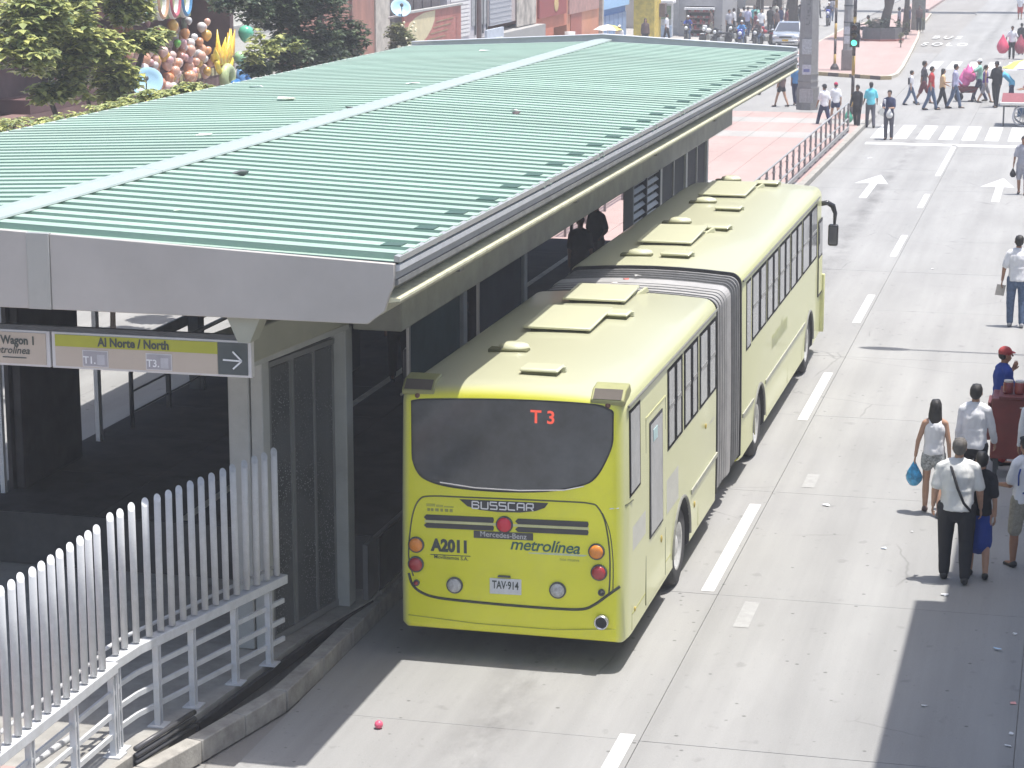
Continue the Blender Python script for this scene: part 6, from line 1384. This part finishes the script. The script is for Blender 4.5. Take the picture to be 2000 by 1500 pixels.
# row continues
s5 = bld('building','white shuttered shop front behind the dark lamp post',95); fac(s5,'wall',92.35,98.9,0,9,MAT('wall_lilac_white',(.58,.55,.56),.7,.1),th=7)
for i in range(14): fac(s5,'louvre',92.8,95.8,2.55+i*.17,2.67+i*.17,MAT('louvre_white',(.72,.70,.68),.6),d=.05,th=.05)
fac(s5,'low_wall',95.9,98.8,0,2.35,MAT('low_grey',(.36,.36,.36),.8,.2),d=.1,th=.1); 
for i in range(4): fac(s5,'curtain',96.2+i*.66,96.72+i*.66,2.9,6,MAT('curtain_grey',(.34,.34,.34),.7,.3,5),d=.04,th=.04); fac(s5,'mullion',96.75+i*.66,96.85+i*.66,2.5,6,steel_d,d=.06,th=.06)
pm2 = empty('lamp_post', (-24.6,92.3,.13), label='dark lamp post standing at the far roof edge before the white shutters', cat='lamp post'); obj('shaft', MB().tube([(0,0,0),(0,0,8)],.11,10), MAT('post_brown',(.16,.12,.115),.6), pm2, smooth=True)
ad = empty('notice_board', (-25.3,97.6,0), label='small pale blue and white notice board on the pavement edge', cat='sign'); obj('board', MB().box(-.05,.05,-1.55,1.45,1.5,2.75), MAT('notice_blue',(.50,.55,.62),.6,.15,4), ad); obj('panel', MB().box(.05,.056,-1.4,1.25,1.6,2.35), MAT('notice_white',(.68,.72,.70),.6,.3,5), ad)
for k in range(5): obj('swatch', MB().box(.056,.06,-1.2+k*.48,-.9+k*.48,1.8,2.2), MAT('swatch_%d'%k,((.3,.5,.5),(.6,.6,.6),(.25,.35,.45),(.5,.55,.4),(.6,.62,.66))[k],.6), ad)
s6 = bld('building','shop with a closed grey roller shutter and a concrete ledge',104); fac(s6,'wall',98.95,108.2,2.75,9,MAT('wall_warm',(.45,.38,.36),.7),th=7); fac(s6,'recess',98.95,108.2,0,1.4,MAT('recess_dark',(.05,.05,.055),.8),d=-.8,th=6)
for i in range(28): fac(s6,'shutter_slat',99.2,103.2,2.75+i*.11,2.85+i*.11,MAT('shutter_grey',(.42,.43,.46),.5),d=.06+.015*(i%2),th=.06)
fac(s6,'ledge',98.9,108.3,1.45,2.4,MAT('ledge_concrete',(.33,.325,.31),.8,.15),d=.5,th=1.4)
fac(s6,'poster',104.2,108.1,2.45,5,MAT('poster_mural',(.42,.38,.33),.6,.6,1.3),d=.08,th=.04)
s7 = bld('shop','orange red shop with a dark doorway and a red sign',115)
og = MAT('shop_orange',(.52,.17,.10),.7,.12,1); fac(s7,'wall_section',108.3,112.2,0,9,og,th=7); fac(s7,'wall_section',115.2,123.2,0,9,MAT('shop_salmon',(.56,.25,.15),.7,.12,1),th=7); fac(s7,'lintel',112.2,115.2,2.0,9,og,th=7)
fac(s7,'doorway',112.2,115.2,0,2.0,MAT('recess_dark',(.05,.05,.055)),d=-1.2,th=1); fac(s7,'side_panel',116.0,118.6,0,2.6,MAT('panel_redbrown',(.36,.10,.07),.6),d=.05,th=.05)
fac(s7,'sign_board',108.6,114.6,2.62,5,MAT('sign_crimson',(.30,.06,.055),.6,.1),d=.12,th=.1); fac(s7,'sign_strip',108.6,114.6,3.7,3.78,MAT('strip_pale',(.6,.5,.45),.6),d=.14,th=.02); fac(s7,'sign_board',115.4,122.8,2.5,5,MAT('sign_faded',(.42,.24,.21),.6,.3,2),d=.1,th=.1)
e_ = MAT('emblem_ochre',(.58,.42,.18),.6); ob = MB(); ob.ell((.14,112.2-115,3.15),(.02,.5,.35),14,7).ell((.14,112.5-115,3.5),(.02,.3,.22),12,6); obj('emblem', ob, e_, s7, smooth=True)
ck = empty('awning', (-24.9,114.9,0), label='round ochre awning top by the orange shop doorway', cat='awning'); obj('dome', MB().ell((0,0,.9),(.5,.75,.55)), MAT('ochre',(.55,.36,.10),.6), ck, smooth=True); obj('stand', MB().box(-.3,.3,-.4,.4,0,.6), steel_d, ck)
bn = obj('bucket', MB().lathe([(.22,0),(.28,.9)], n=14), MAT('bucket_grey',(.5,.52,.52),.5), None, smooth=True); bn.location = (-25.2,112.4,.9); tag(bn,'pale grey bin in the dark doorway of the orange shop','bin')
s8 = bld('shop','bright blue shop with folding doors',127); bu = MAT('shop_blue',(.10,.24,.52),.6,.1); bul = MAT('shop_lightblue',(.34,.55,.78),.6,.08)
fac(s8,'pilaster',123.25,123.6,0,9,MAT('stone_cream',(.48,.44,.38)),d=.2,th=7); fac(s8,'wall',123.6,131.2,0,9,bu,d=-.1,th=7); fac(s8,'fascia',123.7,131.1,2.35,5,bul,d=.15,th=.25); fac(s8,'fascia_line',123.7,131.1,3.0,3.06,bu,d=.17,th=.02)
for i in range(6): fac(s8,'door_leaf',123.8+i*1.22,124.9+i*1.22,0,1.95,MAT('door_greyblue',(.22,.32,.50),.5,.15),d=.0,th=.1)
yp = empty('shop_pillar', (-24.9,133.3,0), label='yellow painted pillar covered with bills between the blue shop and the grey kiosk', cat='pillar'); obj('shaft', MB().box(-.9,.35,-1.1,1.0,0,7), MAT('pillar_yellow',(.62,.46,.08),.7,.3,3), yp); obj('sign_box', MB().box(.36,.7,.4,1.0,1.5,2.3), MAT('box_brown',(.14,.10,.10),.6), yp)
s9 = empty('kiosk', (-23.0,138.5,0), label='grey shop front with a round red sign and shelves of red goods', cat='shop')
gk = MAT('kiosk_grey',(.34,.335,.34),.7,.12,2)
obj('wall_section', MB().box(-1.2,-.75,0,6,0,6), gk, s9); obj('wall_section', MB().box(1.0,1.5,0,6,0,6), gk, s9); obj('lintel', MB().box(-.75,1.0,0,6,1.95,6), gk, s9); obj('awning', MB().box(-.75,1.05,-.7,.02,1.75,1.88), MAT('awning_white',(.78,.78,.78),.5), s9); obj('back', MB().box(-.75,1.0,1.4,1.5,0,2), MAT('recess_dark',(.05,.05,.055)), s9)
for i in range(5):
    obj('shelf', MB().box(-.7,.95,.3,.9,.12+i*.36,.15+i*.36), MAT('shelf_pink',(.5,.3,.3),.6), s9)
    for j in range(9): obj('goods', MB().box(-.66+j*.18,-.52+j*.18,.32,.7,.15+i*.36,.15+i*.36+.10+.14*((i*j*7)%3)/2), MAT('goods_%d'%((i+j)%3),((.42,.05,.06),(.28,.06,.07),(.40,.36,.34))[(i+j)%3],.5), s9)
obj('round_sign', MB().lathe([(.42,-.05),(.42,0)], c=(.1,-.02,2.85), axis='y', n=24), MAT('sign_white2',(.7,.68,.68),.5), s9); obj('round_sign_red', MB().lathe([(.36,-.07),(.36,-.05)], c=(.1,-.02,2.85), axis='y', n=24), MAT('sign_red',(.55,.06,.08),.5), s9)
wkk = empty('white_canopy', (-25.0,137.3,0), label='white canopy stand between the yellow pillar and the grey shop', cat='stall'); obj('canopy', MB().box(-.7,.75,-.5,.5,2.15,2.35), MAT('awning_white',(.78,.78,.78)), wkk, bevel=.04)
for x in (-.6,.6): obj('leg', MB().box(x-.05,x+.05,-.05,.05,0,2.15), MAT('awning_white',(.78,.78,.78)), wkk)
obj('panel', MB().box(-.5,.5,.1,.2,1.2,2.0), MAT('panel_green',(.18,.25,.16),.6,.4,6), wkk); obj('counter', MB().box(-.6,.6,-.3,.3,0,.8), MAT('counter_blue',(.35,.45,.58),.5), wkk)
obj('backdrop', MB().box(-1.0,1.0,3.5,3.6,0,6), MAT('wall_cream2',(.58,.56,.52),.7,.15,3), wkk)
person((-24.3,120.6), 180, 1.7, 'person in a white cap next to a yellow tray parasol by the orange shop', skinA, ('tee',cW), ('trousers',cNv), ('cap',cW), .1, z=.0)
parasol((-24.9,120.4,0), .8, [pw,py,py,pw,pw,py], 'small cream and yellow parasol by the orange shop', 1.75, .3)
person((-24.1,127.0), 200, 1.75, 'person in brown and black by the blue shop doors', skinB, ('long',cBr), ('trousers',cBk), ('long',None), .2)
# far backdrop of the street: low blocks closing the view from other angles
for i,(x0,x1,y0,y1,h_,c_) in enumerate(((-60,-27.5,146,175,9,(.45,.40,.36)),(12,30,5,60,12,(.42,.38,.35)),(12,30,62,120,9,(.5,.46,.40)),(12,30,122,200,10,(.40,.36,.34)),(-60,-30,-10,44,10,(.44,.40,.38)),(-34,-26,5,44,5.2,(.17,.14,.13)),(-50,-24,182,260,9,(.5,.45,.4)),(-20,40,420,440,14,(.45,.44,.42)))):
    b_ = empty('building', ((x0+x1)/2,(y0+y1)/2,0), label=('brown block behind the crowd on the far pavement','tall block along the right side of the street, nearest','second block along the right side of the street','third block along the right side of the street','block behind the left pavement near the camera','low dark shop wall left of the pale tree','block on the far left street beyond the crowd','distant block closing the end of the street')[i], cat='building')
    dx=(x1-x0)/2; dy=(y1-y0)/2; m_=MAT('block_%d'%i,c_,.8,.1,1)
    obj('walls', MB().box(-dx,dx,-dy,dy,0,h_), m_, b_); obj('cornice', MB().box(-dx-.2,dx+.2,-dy-.2,dy+.2,h_,h_+.3), kerb_m, b_)
    if i in (1,2,3):
        for z in range(1, int(h_//3)):
            for k in range(int(dy*2//4)): obj('window', MB().box(-dx-.03,-dx+.02,-dy+1.2+k*4,-dy+3+k*4,z*3+.6,z*3+2.2), glass_d, b_)
# people inside the station
for i,(x,y,f,tp) in enumerate(((-9.0,42.6,150,cBk),(-8.8,40.2,200,cBk),(-9.2,34.4,30,cBk),(-10.1,33.0,200,cNv),(-10.6,35.8,0,cBk))):
    person((x,y), f, 1.7, ('passenger in black with raised arm seen through the station opening','passenger in black by the louvred screen','passenger in black just inside the station opening','passenger in navy deep in the dark station','passenger in black in the middle of the station')[i], skinD, ('tee',tp), ('trousers',cBk), ('short',None), .15, ((.2,.9,.5),(.1,.3,.1)) if i == 0 else ((.1,.2),(-.1,.2)), z=.915)

# ------------------------------------------------------------ added thin air volume that lifts the blacks
hz = obj('black_lift_haze', MB().box(-162, 112, -32, 462, -1.7, 15.5), None); tag(hz, kind='stuff')
hm_ = bpy.data.materials.new('black_lift_air'); hm_.use_nodes = True; hN = hm_.node_tree.nodes; hN.remove(hN['Principled BSDF'])
hv = hN.new('ShaderNodeVolumePrincipled'); hv.inputs['Color'].default_value = (.95,.96,1.0,1); hv.inputs['Density'].default_value = BLACK_LIFT
hm_.node_tree.links.new(hv.outputs[0], hN['Material Output'].inputs['Volume']); hz.data.materials.clear(); hz.data.materials.append(hm_)
# ------------------------------------------------------------ bake modifiers and lettering to meshes, once
dg = bpy.context.evaluated_depsgraph_get(); dg.update()
done = [(kind, o, post, bpy.data.meshes.new_from_object(o.evaluated_get(dg))) for kind, o, post in LATER]
for kind, o, post, me in done:
    if kind == 'text':
        n = o.name; p = o.parent; loc = o.location.copy(); rot = o.rotation_euler.copy(); sc = o.scale.copy(); mats = [m for m in o.data.materials]
        bpy.data.objects.remove(o); t = bpy.data.objects.new(n, me); COL.objects.link(t); t.parent = p; t.location = loc; t.rotation_euler = rot; t.scale = sc
        me.materials.clear(); [me.materials.append(m) for m in mats]
    else:
        o.modifiers.clear(); o.data = me; post(me)
